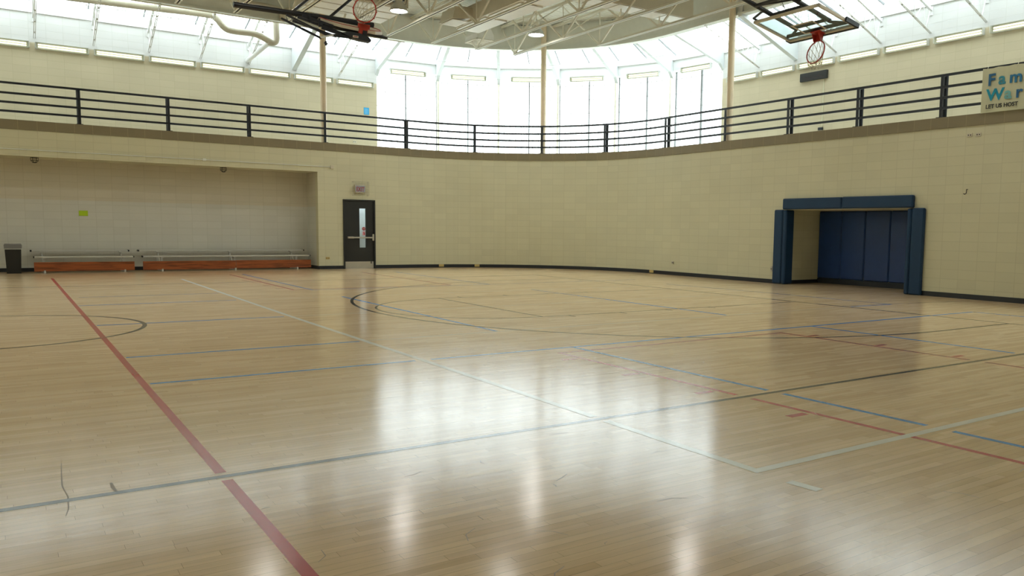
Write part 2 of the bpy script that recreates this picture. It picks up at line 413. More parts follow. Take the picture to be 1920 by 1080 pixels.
# ---------------------------------------------------------------- floor and painted lines
fb = MB(); fb.box(XW-0.3, YN-0.3, -0.15, 14.6, 21.1, 0.0)
fl = struct('floor', fb, 'floor')
ZL = 0.0003
def strip(mb, pts, wd, z=ZL):
    P = offset_path(pts, wd/2); Q = offset_path(pts, -wd/2)
    for i in range(len(pts)-1):
        mb.add([(Q[i][0],Q[i][1],z),(Q[i+1][0],Q[i+1][1],z),(P[i+1][0],P[i+1][1],z),(P[i][0],P[i][1],z)], [(0,1,2,3)])
WL = 0.040
def arc(cx, cy, r, a0, a1, n=60): return [(cx+r*math.cos(math.radians(a0+(a1-a0)*i/n)), cy+r*math.sin(math.radians(a0+(a1-a0)*i/n))) for i in range(n+1)]
MY = 9.13
def mir(p): return [(x, 2*MY-y) for x, y in p]
def paint(name, label, segs, matn, wd=WL, z=ZL):
    mb = MB()
    for s_ in segs: strip(mb, s_, wd, z)
    o = obj(name, mb, matn, fl); o['label'] = label
paint('court_line', 'thick red centre line', [[(0.685, 17.03), (0.675, 3.46)], [(0.675, 3.35), (0.67, -2)]], 'line_red', 0.042)
key_r = [[(3.62, -1.0), (3.62, 5.43), (6.27, 5.43), (6.27, 3.47)], [(6.27, 3.34), (6.27, -1.0)]]
paint('court_line', 'red key outlines', [[(3.62, 3.34), (3.62, -1.0)], [(3.62, 3.47), (3.62, 5.43), (6.27, 5.43), (6.27, 3.47)], [(6.27, 3.34), (6.27, -1)],
      mir([(3.62, 1.1), (3.62, 5.43), (6.27, 5.43), (6.27, 1.1)])], 'line_red')
tk = []
for y in (5.12, 4.365, 3.63, 2.90): tk += [[(3.435, y), (3.578, y)], [(6.312, y), (6.455, y)]]
tk += [mir(t_) for t_ in tk]
paint('court_line', 'short red lane marks', tk, 'line_red', 0.050)
bl = [[(0.71, 5.65), (2.47, 5.65)], [(2.60, 5.65), (10.24, 5.66)], [(3.90, 5.64), (3.90, 3.47)], [(3.90, 3.34), (3.90, 2.37)], [(3.90, 2.22), (3.90, -1)],
      [(7.0, 5.63), (6.98, 3.47)], [(6.98, 3.34), (6.98, -1)], [(0.71, 6.85), (2.48, 6.85)], [(0.71, 9.125), (2.46, 9.11)], [(0.71, 11.38), (2.47, 11.38)],
      [(0.79, 12.62), (2.5, 12.62)], [(3.86, 11.32), (3.86, 6.90)], [(7.0, 11.36), (7.0, 6.92)], [(3.86, 12.66), (3.86, 17.2)], [(6.97, 12.72), (6.97, 17.0)],
      [(3.86, 12.66), (10.35, 12.80)], [(10.24, 5.66), (10.24, -1)], [(9.36, 6.90), (10.21, 6.85), (10.20, 9.17), (10.04, 11.5)]]
paint('court_line', 'thin blue court lines', bl, 'line_blue', 0.040, ZL+0.000100)
paint('court_line', 'black court outline', [[(-9.75, 3.405), (9.28, 3.405), (9.28, 14.86), (-9.75, 14.86)]], 'line_black', WL, ZL+0.000175)
x3 = 7.92; r3 = 4.43
arc3 = [(9.28, MY-r3), (x3, MY-r3)]+arc(x3, MY, r3, 270, 90, 70)[1:-1]+[(x3, MY+r3), (9.28, MY+r3)]
paint('court_line', 'black three point arc', [arc3], 'line_black', WL, ZL+0.000250)
ka = [[(9.26, MY-1.36), (4.95, MY-1.36), (4.95, MY+1.36), (9.26, MY+1.36)], arc(4.95, MY, 1.345, 90, 270, 50)]
for x in (5.30, 6.05, 6.78, 7.52): ka += [[(x, MY-1.36), (x, MY-1.50)], [(x, MY+1.36), (x, MY+1.50)]]
paint('court_line', 'black key with half circle', ka, 'line_black', 0.028, ZL+0.000325)
cc = arc(-0.24, MY, 1.35, -180, 180, 90)
paint('court_line', 'black centre circle', [cc], 'line_black', WL, ZL+0.000400)
paint('court_line', 'off-white volleyball court outline', [[(2.58, 16.06), (2.53, 9.0), (2.53, 3.46)], [(2.53, 3.35), (2.53, 2.295), (12.0, 2.295)], [(2.53, 2.12), (2.545, 1.98)]], 'line_white', 0.048, ZL+0.000475)
paint('court_line', 'faint pale court lines', [[(2.55, 6.86), (9.30, 6.90)], [(2.55, 9.09), (9.2, 9.17)], [(2.5, 11.37), (9.0, 11.3)]], 'line_pale', 0.026, ZL)
paint('court_line', 'dark line towards the blue mats', [[(9.36, 7.03), (11.94, 6.65)]], 'line_black', 0.02, ZL+0.000050)

E_ = 0.0004
def scuff(pts, wd, nm='scuff_mark'):
    mb = MB(); n = len(pts)
    P = [Vector((*p, 0)) for p in pts]
    L_, R_ = [], []
    for i, p in enumerate(P):
        d = (P[min(i+1, n-1)]-P[max(i-1, 0)]).normalized(); nn = Vector((-d.y, d.x, 0))*wd*(0.25+0.75*math.sin(pi*(i+.5)/n))/2
        L_.append(p+nn); R_.append(p-nn)
    for i in range(n-1): mb.add([(R_[i].x, R_[i].y, E_), (R_[i+1].x, R_[i+1].y, E_), (L_[i+1].x, L_[i+1].y, E_), (L_[i].x, L_[i].y, E_)], [(0, 1, 2, 3)])
    obj(nm, mb, 'scuff', fl)
M['scuff'] = mat('rubber_scuff', (0.30, 0.22, 0.13), 0.3)
scuff([(0.02, 2.50), (0.025, 2.42), (0.045, 2.38)], 0.035)
scuff([(0.16, 3.95), (0.15, 3.75), (0.145, 3.6), (0.155, 3.45), (0.148, 3.30), (0.135, 3.22)], 0.005)
scuff([(0.30, 3.55), (0.30, 3.48), (0.305, 3.43)], 0.014)
for k in range(34):
    x = random.uniform(0.6, 5.0); y = random.uniform(1.5, 4.6); a = random.uniform(0, pi); l = random.uniform(0.02, 0.13)
    cur = random.uniform(-.4, .4); scuff([(x, y), (x+l*.5*math.cos(a), y+l*.5*math.sin(a)), (x+l*math.cos(a+cur), y+l*math.sin(a+cur))], random.uniform(0.002, 0.006))
# ---------------------------------------------------------------- lower walls
ZC0, ZC1 = 2.67, 2.845
T = 0.16
AL, AR, AT = -4.0, 5.82, 2.19           # alcove
DL, DR, DT = 6.385, 7.145, 1.595        # door opening
wb = MB()
wb.slab([(XW, YA), (AL, YA)], 0, T, 0, ZC0)
wb.slab([(AL, YA), (AR, YA)], 0, T, AT, ZC0, (AL-XW)*S)
wb.slab([(AR, YA), (DL, YA)], 0, T, 0, ZC0, (AR-XW)*S)
wb.slab([(DL, YA), (DR, YA)], 0, T, DT, ZC0, (DL-XW)*S)
wb.slab([(DR, YA), (CX, YA)], 0, T, 0, ZC0, (DR-XW)*S)
struct('wall_left', wb, 'block')
wc = MB(); wc.slab(ring(RI, 0, 90), 0, T, 0, ZC0, (CX-XW)*S)
struct('wall_corner', wc, 'block')
u1 = (CX-XW)*S+RI*pi/2*S
RL, RR, RT = 10.57, 7.85, 1.42          # mat recess
wr = MB()
wr.slab([(XB, CY), (XB, RL)], 0, T, 0, ZC0, u1)
wr.slab([(XB, RL), (XB, RR)], 0, T, RT, ZC0, u1+(CY-RL)*S)
wr.slab([(XB, RR), (XB, YN)], 0, T, 0, ZC0, u1+(CY-RR)*S)
struct('wall_right', wr, 'block')
al = MB()
al.slab([(AL-0.05, 19.4), (AR+0.02, 19.4)], 0, 0.1, 0, AT+0.1)
al.slab([(AR, 19.4), (AR, YA+T)], 0, -0.0, 0, AT) if False else None
al.box(AR, YA+T, 0, AR+0.12, 19.5, AT+0.1)
al.box(AL-0.12, YA+T, 0, AL, 19.5, AT+0.1)
struct('wall_alcove', al, 'alcove')
sb = MB(); sb.box(AL-0.12, YA+T, AT, AR+0.12, 19.5, AT+0.1)
struct('ceiling_alcove', sb, 'block')
rc = MB(); rc.box(XB+T, RL, 0, XB+1.2, RL+0.12, RT+0.12); rc.box(XB+T, RR-0.12, 0, XB+1.2, RR, RT+0.12)
rc.box(13.28, RR-0.12, 0, 13.40, RL+0.12, RT+0.12); rc.box(XB+T, RR, RT+0.0, 13.28, RL, RT+0.12)
struct('wall_recess', rc, 'block')
vb = MB(); vb.box(5.98, 19.60, 0, 7.6, 19.7, 2.0); vb.box(5.98, YA+T, 0, 6.06, 19.6, 2.0); vb.box(7.52, YA+T, 0, 7.6, 19.6, 2.0); vb.box(5.98, YA+T, 2.0, 7.6, 19.7, 2.08)
struct('wall_vestibule', vb, 'white')
# baseboards
bb = MB()
bb.slab([(AL, 19.4), (AR, 19.4)], -0.012, 0.0, 0, 0.075)
bb.slab([(AR, YA), (DL-0.0, YA)], -0.012, 0.0, 0, 0.075)
bb.box(AR-0.012, YA, 0, AR, 19.4, 0.075)
bb.slab([(XW, YA), (AL, YA)], -0.012, 0.0, 0, 0.075)
struct('baseboard_left', bb, 'base')
bb = MB(); p_ = [(DR, YA)]+ring(RI, 0, 90)+[(XB, RL+0.2)]
bb.slab(p_, -0.012, 0.0, 0, 0.078)
struct('baseboard_corner', bb, 'base')
bb = MB(); bb.slab([(XB, RR-0.2), (XB, YN)], -0.012, 0.0, 0, 0.078)
bb.box(XB+T, RL-0.012, 0, 13.28, RL, 0.07); bb.box(13.22, RR, 0, 13.28, RL, 0.10)
struct('baseboard_right', bb, 'base')
# curb cap on balcony edge
cb_ = MB(); cb_.slab(plan(RI), -0.02, 0.17, ZC0, ZC1)
struct('trim_1', cb_, 'cap')
# track slab
tb = MB(); tb.slab(plan(RI), 0.165, 2.6, 2.60, 2.68)
struct('floor_track', tb, 'fascia')
# near and end walls (outside the view)
nb = MB(); nb.box(XW-0.2, YN-0.2, 0, 14.4, YN, 5.6); struct('wall_near', nb, 'block')
nb = MB(); nb.box(XW-0.2, YN, 0, XW, 20.8, 5.6); struct('wall_end', nb, 'block')

# ---------------------------------------------------------------- upper walls
ub = MB(); ub.slab([(XW, YO), (CX, YO)], 0, 0.3, 2.6, 5.24)
struct('wall_upper_left', ub, 'upper')
ub = MB(); ub.slab([(XO, CY), (XO, YN)], 0, 0.3, 2.6, 5.24)
struct('wall_upper_right', ub, 'upper')
eb = MB()
eb.slab([(XW, YO), (CX, YO)], -0.03, 0.3, 5.22, 5.36); eb.slab([(XW, YO), (CX, YO)], 0.12, 0.3, 5.36, 5.50)
struct('trim_2', eb, 'white')
eb = MB()
eb.slab([(XO, CY), (XO, YN)], -0.03, 0.3, 5.22, 5.36); eb.slab([(XO, CY), (XO, YN)], 0.12, 0.3, 5.36, 5.50)
struct('trim_3', eb, 'white')
eb = MB(); rp = [pol(15*i, RO) for i in range(7)]
eb.slab(rp, 0.02, 0.30, 5.02, 5.29); eb.slab(rp, -0.03, 0.30, 5.27, 5.30); eb.slab(rp, 0.16, 0.30, 5.30, 5.44)
struct('trim_4', eb, 'white')

# windows of the corner drum: six vertical bays
def quad_panel(a, b, c, d, sub=0):
    """flat panel a-b (bottom) c-d (top, c above b); UV metres"""
    mb = MB(); A, B_, C_, D_ = map(Vector, (a, b, c, d)); L = (B_-A).length*S; Hh = (D_-A).length*S
    n = (B_-A).cross(D_-A).normalized()*0.006
    off = Vector((0, 0, 0))
    lt = ((C_-D_).length*S-L)/2
    vs = [A, B_, C_, D_, A+n, B_+n, C_+n, D_+n]
    uvf = [(0,0),(L,0),(L+lt,Hh),(-lt,Hh)]
    fs = [(3,2,1,0),(4,5,6,7),(0,1,5,4),(1,2,6,5),(2,3,7,6),(3,0,4,7)]
    mb.add([tuple(v) for v in vs], fs, [[uvf[j % 4] for j in f] for f in fs]); return mb
ws = []
GW = RO+0.26
for i in range(6):
    a, b = pol(15*i, GW), pol(15*(i+1), GW)
    pm = quad_panel((a[0],a[1],2.66), (b[0],b[1],2.66), (b[0],b[1],5.06), (a[0],a[1],5.06))
    wnd = struct('window_%d' % (i+1), pm, 'panel')
    mid = ((a[0]+b[0])/2, (a[1]+b[1])/2)
    for q in ([a] if i else [])+[mid]:
        mu = MB(); v = Vector((q[0]-CX, q[1]-CY)).normalized(); q2 = (q[0]-v.x*0.03, q[1]-v.y*0.03)
        mu.bar((*q2, 2.66), (*q2, 5.04), 0.026, 0.05, up=(v.x, v.y, 0)); obj('mullion', mu, 'mullion', wnd)
# sloping skylight over the curve
ZG0, ZG1, RG1 = 5.44, 6.03, RF+0.06
n_w = 7
for i in range(6):
    a, b = pol(15*i, GW), pol(15*(i+1), GW); c, d = pol(15*(i+1), RG1), pol(15*i, RG1)
    wnd = struct('window_%d' % n_w, quad_panel((a[0],a[1],ZG0), (b[0],b[1],ZG0), (c[0],c[1],ZG1), (d[0],d[1],ZG1)), 'panel'); n_w += 1
    for t_ in ([0, .5] if i else [.5]):
        p0 = (a[0]+(b[0]-a[0])*t_, a[1]+(b[1]-a[1])*t_, ZG0-0.02); p1 = (d[0]+(c[0]-d[0])*t_, d[1]+(c[1]-d[1])*t_, ZG1-0.02)
        mu = MB(); mu.bar(p0, p1, 0.026, 0.04); obj('mullion', mu, 'mullion', wnd)
# straight skylights
RX = [5.93-1.04*k for k in range(9)]+[7.02, 8.0]
RX = sorted(RX)                                    # rafter positions along the left wall
edges = [XW]+RX
for i in range(len(edges)-1):
    a, b = edges[i], edges[i+1]
    wnd = struct('window_%d' % n_w, quad_panel((a, YO+0.26, 5.50), (b, YO+0.26, 5.50), (b, YA+0.32, 6.05), (a, YA+0.32, 6.05)), 'panel'); n_w += 1
    mu = MB(); mu.bar((b-0.06, YO+0.24, 5.47), (b-0.06, YA+0.32, 6.02), 0.026, 0.04); obj('mullion', mu, 'mullion', wnd)
RY = [CY-0.0, 13.24]+[12.18-1.063*k for k in range(8)]
edges = RY+[YN]
for i in range(len(edges)-1):
    a, b = edges[i], edges[i+1]
    wnd = struct('window_%d' % n_w, quad_panel((XO+0.26, a, 5.50), (XO+0.26, b, 5.50), (XB+0.32, b, 6.05), (XB+0.32, a, 6.05)), 'panel'); n_w += 1
    mu = MB(); mu.bar((XO+0.24, b+0.06, 5.47), (XB+0.32, b+0.06, 6.02), 0.026, 0.04); obj('mullion', mu, 'mullion', wnd)
# skylight strips over the end and near sides
wnd = struct('window_%d' % n_w, quad_panel((XW, YN, 5.9), (XW+1.9, YN, 5.9), (XW+1.9, 18.9, 5.9), (XW, 18.9, 5.9)), 'panel'); n_w += 1
sb = MB(); sb.box(XW+1.9, YN, 5.9, XO+0.3, YN+1.7, 5.95); struct('ceiling_near', sb, 'deck')
gb = MB(); gb.box(XW-0.2, YN-0.2, 5.6, 14.4, YN, 6.0); gb.box(XW-0.2, YN, 5.6, XW, 20.9, 6.1)
struct('trim_5', gb, 'white')

# ---------------------------------------------------------------- fascia ring and roof deck
fa = MB(); fp = [(XW+1.9, 18.9)]+ring(RF, 0, 90)+[(12.5, YN+1.7)]
fa.slab(fp, 0, 0.1, 5.42, 6.00); fa.slab(fp, 0.03, 0.1, 6.00, 6.12); fa.slab(fp, -0.05, 0.12, 5.41, 5.45)
fa.box(XW+1.85, YN+1.7, 5.45, XW+1.95, 18.9, 6.0); fa.box(XW+1.9, YN+1.65, 5.45, 12.5, YN+1.75, 6.0)
struct('trim_6', fa, 'fascia')
dk = MB(); y = YN+1.7; pitch = 0.152/S; dpt = 0.038/S; rows = []
def xm(y): return 12.52 if y < CY else CX+math.sqrt(max(0, (RF+0.06)**2-(y-CY)**2))
while y < 18.95:
    rows += [(y, 6.06), (y+pitch*0.35, 6.06), (y+pitch*0.5, 6.06+dpt), (y+pitch*0.85, 6.06+dpt)]; y += pitch
for i in range(len(rows)-1):
    (y0, z0), (y1, z1) = rows[i], rows[i+1]
    if y1 > 18.96: break
    dk.add([(XW+1.9, y0, z0), (xm(y0), y0, z0), (xm(y1), y1, z1), (XW+1.9, y1, z1)], [(0, 3, 2, 1)])
dk.box(XW+1.9, YN+1.7, 6.12, 12.5, CY, 6.2); dk.box(XW+1.9, CY, 6.12, CX, 18.95, 6.2)
cs = ring(RF, 0, 90, 5)
for i in range(len(cs)-1):
    vs = [(CX, CY), cs[i+1], cs[i]]; dk.prism(vs, 'z', 6.12, 6.2)
struct('ceiling', dk, 'deck')

# ---------------------------------------------------------------- roof trusses
def truss(X, y_end, idx, label):
    t = thing('roof_truss', label, 'truss', (X, y_end, 5.2), group='parallel open-web roof trusses')
    ye = YN+1.8; zb, zt = 5.2, 5.96
    b = MB()
    for s_ in (-1, 1):
        b.box(X+s_*0.006, ye, zb-0.022, X+s_*0.045, y_end, zb-0.010); b.box(X+s_*0.006, ye, zb-0.022, X+s_*0.014, y_end, zb+0.030)
    obj('bottom_chord', b, 'truss', t)
    b = MB(); ytop = CY+math.sqrt(RF**2-(X-CX)**2) if X > CX else 18.9
    for s_ in (-1, 1):
        b.box(X+s_*0.010, ye, zt+0.01, X+s_*0.045, ytop, zt+0.022); b.box(X+s_*0.010, ye, zt-0.030, X+s_*0.018, ytop, zt+0.022)
    obj('top_chord', b, 'truss', t)
    b = MB(); P = 2.10; k = 0
    y = y_end-0.03
    first = True
    while y > ye+P/2:
        # bottom node at y: diagonals up to y +- P/2, a vertical between, short sub-diagonals
        if y+P/2 < ytop: b.bar((X, y, zb), (X, y+P/2, zt), 0.03, 0.035)
        else: b.bar((X, y, zb), (X, ytop-0.02, zt-0.05), 0.03, 0.035)
        b.bar((X, y-0.02, zb), (X, y-P/2, zt), 0.03, 0.035)
        b.bar((X, y, zb), (X, y, zt), 0.018, 0.018)
        b.bar((X-0.02, y-0.06, zb+0.02), (X-0.02, y-P/2-0.08, zt), 0.012, 0.02)
        b.bar((X, y-P/2, zt), (X, y-P/2, zt-0.0), 0.01, 0.01) if False else None
        b.box(X-0.012, y-0.10, zb-0.0, X+0.012, y+0.06, zb+0.075)
        y -= P
    obj('web_members', b, 'truss', t)
    return t
TX = [7.13-1.05*5, 7.13-1.05*4, 7.13-1.05*3, 7.13-1.05*2, 7.13-1.05, 7.13, 8.22, 9.33, 10.33, 11.31]
TE = [17.75, 17.75, 17.75, 17.75, 17.72, 17.66, 17.72, 17.68, 17.64, 15.50]
for i, (x, e) in enumerate(zip(TX, TE)):
    truss(x, e, i, 'beige open-web roof truss running to the ring beam, %s from the right-hand column' % ORD[9-i])
# cross bracing between the trusses
for j, (y_, i0, i1) in enumerate(((15.55, 5, 9), (13.45, 2, 6))):
    t = thing('cross_bracing', ('beige cross bracing between the roof trusses, %s row from the window drum' % ['first', 'second'][j]), 'bracing', (TX[i0], y_, 5.2), group='cross bracing rows')
    for i in range(i0, i1):
        if i == 6: continue
        b = MB(); b.bar((TX[i], y_, 5.24), (TX[i+1], y_, 5.92), 0.014, 0.022); b.bar((TX[i+1], y_, 5.24), (TX[i], y_, 5.92), 0.014, 0.022)
        obj('brace', b, 'truss', t)
# ---------------------------------------------------------------- columns
for (x, y_), nm in zip(((6.04, 18.78), pol(45, 4.36), (12.39, 12.33)), ('left of the blue notice', 'in the middle of the window drum', 'beside the right-hand railing, near the glass hoop')):
    t = thing('column', 'round tan steel column '+nm, 'column', (x, y_, 2.68))
    b = MB(); b.tube([(x, y_, 2.68), (x, y_, 5.98)], 0.068, 24); obj('shaft', b, 'column', t)
    b = MB(); b.box(x-0.10, y_-0.10, 2.68, x+0.10, y_+0.10, 2.695); obj('base_plate', b, 'column', t)

# ---------------------------------------------------------------- curved-bay rafters and pilasters
for i in range(7):
    ph = 15*i
    p0, p1 = pol(ph, RO+0.18), pol(ph, RF); q = pol(ph, RO)
    v = Vector((q[0]-CX, q[1]-CY)).normalized(); tx, ty = -v.y*0.042, v.x*0.042
    b = MB()
    def pt(r, z, s_): P = pol(ph, r); return (P[0]+s_*tx, P[1]+s_*ty, z)
    prof = [(RO+0.02, 4.82), (RO+0.02, 5.30), (RF+0.05, 5.815), (RF+0.05, 5.455), (RO-0.12, 4.98)]
    vs = [pt(r, z, -1) for r, z in prof]+[pt(r, z, 1) for r, z in prof]; n = len(prof)
    b.add(vs, [tuple(range(n)), tuple(range(n, 2*n))[::-1]]+[((j+1) % n, j, n+j, n+(j+1) % n) for j in range(n)])
    tag(obj('roof_beam', b, 'beam'), 'white sloping roof beam over the window drum, %s from the left' % ORD[i], 'beam', 'white radial roof beams')
    if 0 < i < 6:
        b = MB(); c_ = pol(ph, RO-0.01)
        b.bar((*c_, 2.68), (*c_, 4.84), 0.052, 0.10, up=(v.x, v.y, 0))
        tag(obj('pilaster', b, 'pilaster'), 'slim cream steel post between window bays, %s from the left' % ORD[i-1], 'post', 'posts between the window bays')
# big solid beams to the outer columns
def bigbeam(ax, pos, label):
    b = MB(); h = 0.055
    prof = [(20.6, 4.72), (20.6, 5.22), (18.86, 5.86), (18.86, 5.38)]
    if ax == 'x': b.prism(prof, 'x', pos-h, pos+h)
    else: b.prism([(y_-6.4, z) for y_, z in prof], 'y', pos-h, pos+h)
    return tag(obj('roof_beam', b, 'beam'), label, 'beam')
bigbeam('x', 5.93, 'deep white sloping beam from the left wall to the left column')
bigbeam('y', 12.18, 'deep pale sloping beam from the right wall to the right column')
# light open-web rafters
def rafter(label, loc, rz):
    t = thing('roof_joist', label, 'joist', loc, rz, 'small white open-web joists under the skylights')
    b = MB()
    for s_ in (-1, 1): b.bar((s_*0.014, 0, 4.72-4.7), (s_*0.014, -1.72, 5.40-4.7), 0.010, 0.016)
    for k in range(5): b.box(-0.02, -0.2-0.36*k-0.015, 0.10+0.142*k-0.012, 0.02, -0.2-0.36*k+0.015, 0.10+0.142*k+0.012)
    obj('bottom_chord', b, 'steel', t, True)
    b = MB(); b.bar((0, 0.02, 5.12-4.7), (0, -1.7, 5.78-4.7), 0.045, 0.03); b.bar((0, 0.02, 5.15-4.7), (0, -1.7, 5.81-4.7), 0.012, 0.05)
    b.box(-0.03, -0.0, 5.04-4.7, 0.03, 0.0-0.02, 5.2-4.7)
    obj('top_chord', b, 'white', t, True)
    b = MB(); z0 = lambda y_: 0.02-0.395*y_; z1 = lambda y_: 0.42-0.384*y_
    ys = [-0.05, -0.28, -0.62, -0.96, -1.30, -1.62]
    for k in range(5):
        b.bar((0, ys[k], z1(ys[k])), (0, ys[k+1]+0.12, z0(ys[k+1]+0.12)), 0.010, 0.014); b.bar((0, ys[k+1]+0.12, z0(ys[k+1]+0.12)), (0, ys[k+1], z1(ys[k+1])), 0.010, 0.014)
    obj('web', b, 'white', t, True)
    return t
rl = sorted([x for x in RX if abs(x-5.93) > 0.1 and x < 7.9], reverse=True)
r0 = None
for i, x in enumerate(rl):
    lb = 'thin white open-web joist on the left wall, %s from the window drum' % ORD[i]
    if r0 is None: r0 = rafter(lb, (x, YO, 4.7), 0)
    else: dup(r0, None, (x, YO, 4.7), 0, lb)
rr = [y_ for y_ in RY if abs(y_-12.18) > 0.1 and y_ < 14.3]
for i, y_ in enumerate(rr):
    dup(r0, None, (XO, y_, 4.7), -pi/2, 'thin white open-web joist on the right wall, %s from the window drum' % ORD[i])

# ---------------------------------------------------------------- fluorescent fixtures
def fixture(label, loc, rz, group, warm=True):
    t = thing('wall_light', label, 'light fixture', loc, rz, group)
    L = 0.47
    b = MB(); b.box(-L, -0.012, -0.062, L, 0.0, 0.062); obj('back_plate', b, 'fixback', t, True)
    b = MB()
    for s_ in (-1, 1): b.box(s_*L, -0.085, -0.060, s_*(L-0.008), -0.012, 0.060)
    b.bar((-L, -0.030, 0.066), (L, -0.030, 0.066), 0.035, 0.005); b.bar((-L, -0.03, -0.066), (L, -0.03, -0.066), 0.035, 0.004)
    obj('housing', b, 'alu', t, True)
    b = MB(); prof = [(-0.012, -0.063), (-0.060, -0.060), (-0.082, -0.036), (-0.082, 0.036), (-0.060, 0.060), (-0.012, 0.063)]
    vs = [(x, y_, z) for x in (-L+0.008, L-0.008) for y_, z in prof]; n = 6
    b.add(vs, [(j, j+1, n+j+1, n+j) for j in range(n-1)]); obj('lens', b, 'lens', t, True)
    for zz in (-0.022, 0.022):
        b = MB(); b.tube([(-L+0.05, -0.040, zz-0.005), (L-0.05, -0.040, zz-0.005)], 0.0155, 8); obj('tube', b, 'tube', t, True)
    return t
f0 = None
for k in range(-7, 7):
    x = 0.731+0.4715+1.0365*k; lb = 'wraparound fluorescent wall light on the left wall, %s from the window drum' % ORD[6-k]
    if f0 is None: f0 = fixture(lb, (x, YO, 4.575), 0, 'fluorescent lights on the left wall')
    else: dup(f0, None, (x, YO, 4.575), 0, lb)
for k in range(10):
    y_ = 11.60+1.063*2-1.063*k
    c = dup(f0, None, (XO, y_, 4.565), -pi/2, 'wraparound fluorescent wall light on the right wall, %s from the window drum' % ORD[k]); c['group'] = 'fluorescent lights on the right wall'
for i in range(6):
    ph = 7.5+15*i; c_ = pol(ph, RO*math.cos(math.radians(7.5))+0.01)
    c = dup(f0, None, (c_[0], c_[1], 4.985), -math.radians(ph), 'fluorescent light below the eave of the window drum, %s from the left' % ORD[i]); c['group'] = 'fluorescent lights in the window drum'

# ---------------------------------------------------------------- bowl lamps
def bowl(label, loc):
    t = thing('pendant_lamp', label, 'lamp', loc, 0, 'round high-bay lamps')
    b = MB(1); b.lathe([(0.235, 0.0), (0.225, 0.03), (0.205, 0.10), (0.13, 0.20), (0.10, 0.24), (0.0, 0.24)], n=32); b.lathe([(0.235, 0), (0.255, -0.01), (0.255, -0.025), (0.22, -0.02)], n=32); obj('reflector', b, 'alu', t, True)
    b = MB(1); b.lathe([(0.0, -0.012), (0.16, -0.008), (0.222, 0.0)], n=32); obj('lens', b, 'lamp', t, True)
    b = MB(1); b.tube([(0, 0, 0.24), (0, 0, 0.36)], 0.10, 16); obj('ballast_housing', b, 'truss', t, True)
    b = MB(1); b.tube([(0, 0, 0.36), (0, 0, 1.0)], 0.012, 8); obj('hanger', b, 'truss', t, True)
    return t
b0 = bowl('round high-bay lamp hanging beside the left hoop', (6.62, 15.84, 5.27))
dup(b0, None, (9.84, 15.84, 5.28), 0, 'round high-bay lamp hanging next to the middle column')
for (x, y_), nm in (((3.4, 14.0), 'above the far side of the court, beyond the left hoop'), ((-0.4, 14.0), 'above the left bleacher side of the court, outside the view'), ((-5.0, 14.0), 'over the far left key, outside the view'), ((3.4, 10.0), 'over the white volleyball line, outside the view'), ((6.6, 11.5), 'over the key circle, outside the view'), ((10.3, 11.0), 'above the key near the blue mats, outside the view'), ((-1.5, 9.0), 'over the centre circle, outside the view'), ((10.6, 6.4), 'over the right court corner, outside the view'), ((7.2, 6.8), 'over the right free-throw area, outside the view'), ((11.2, 2.6), 'by the right wall beyond the near sideline, outside the view'), ((-6.5, 9.0), 'over the left half of the court, outside the view')):
    dup(b0, None, (x, y_, 5.28), 0, 'added round high-bay fill lamp hanging '+nm)  # unseen lamps added to brighten the lower walls and floor

# ---------------------------------------------------------------- balcony guard railing
g = thing('guard_railing', 'long black metal railing of four bars along the curved balcony edge', 'railing', (CX, 18.6, ZC1))
HZ = 0.665
rpath = plan(RI, -6.0, 2.0)
for k, (f, nm) in enumerate(((1.0, 'top_rail'), (0.725, 'rail'), (0.475, 'rail'), (0.232, 'rail'))):
    b = MB(); h = 0.040; b.slab(offset_path(rpath, 0.045), -0.010, 0.010, ZC1+HZ*f-h/2, ZC1+HZ*f+h/2); obj(nm, b, 'rail', g)
posts = [(x, 'A') for x in (-4.84, -3.30, -1.76, -0.226, 1.316, 2.858, 4.414, 6.02)]+[(ph, 'C') for ph in (-0.2, 22.5, 45, 67.5, 93.0)]+[(y_, 'B') for y_ in (12.30, 10.634, 9.076, 7.50, 5.95, 4.4, 2.9)]
for v_, kd in posts:
    if kd == 'A': p, n = (v_, YA), (0, 1)
    elif kd == 'B': p, n = (XB, v_), (1, 0)
    else:
        p = pol(min(v_, 90), RI); a = math.radians(min(v_, 90)); n = (math.sin(a), math.cos(a))
        if v_ > 90: p = (XB, 14.18)
    q = (p[0]+n[0]*0.045, p[1]+n[1]*0.045); b = MB()
    b.bar((*q, ZC1), (*q, ZC1+HZ), 0.045, 0.022, up=(n[0], n[1], 0)); b.bar((*q, ZC1), (*q, ZC1+0.012), 0.11, 0.09, up=(n[0], n[1], 0))
    obj('baluster', b, 'rail', g)
    if (kd, v_) in (('A', 6.02), ('B', 12.30), ('C', 45)): continue
    q = (p[0]+n[0]*0.150, p[1]+n[1]*0.150); b = MB(); b.tube([(*q, ZC1-0.15), (*q, ZC1+HZ+0.03)], 0.036, 14)
    for f in (1.0, 0.232): b.bar((p[0]+n[0]*0.05, p[1]+n[1]*0.05, ZC1+HZ*f), (*q, ZC1+HZ*f), 0.03, 0.03)
    obj('post', b, 'rail', g)

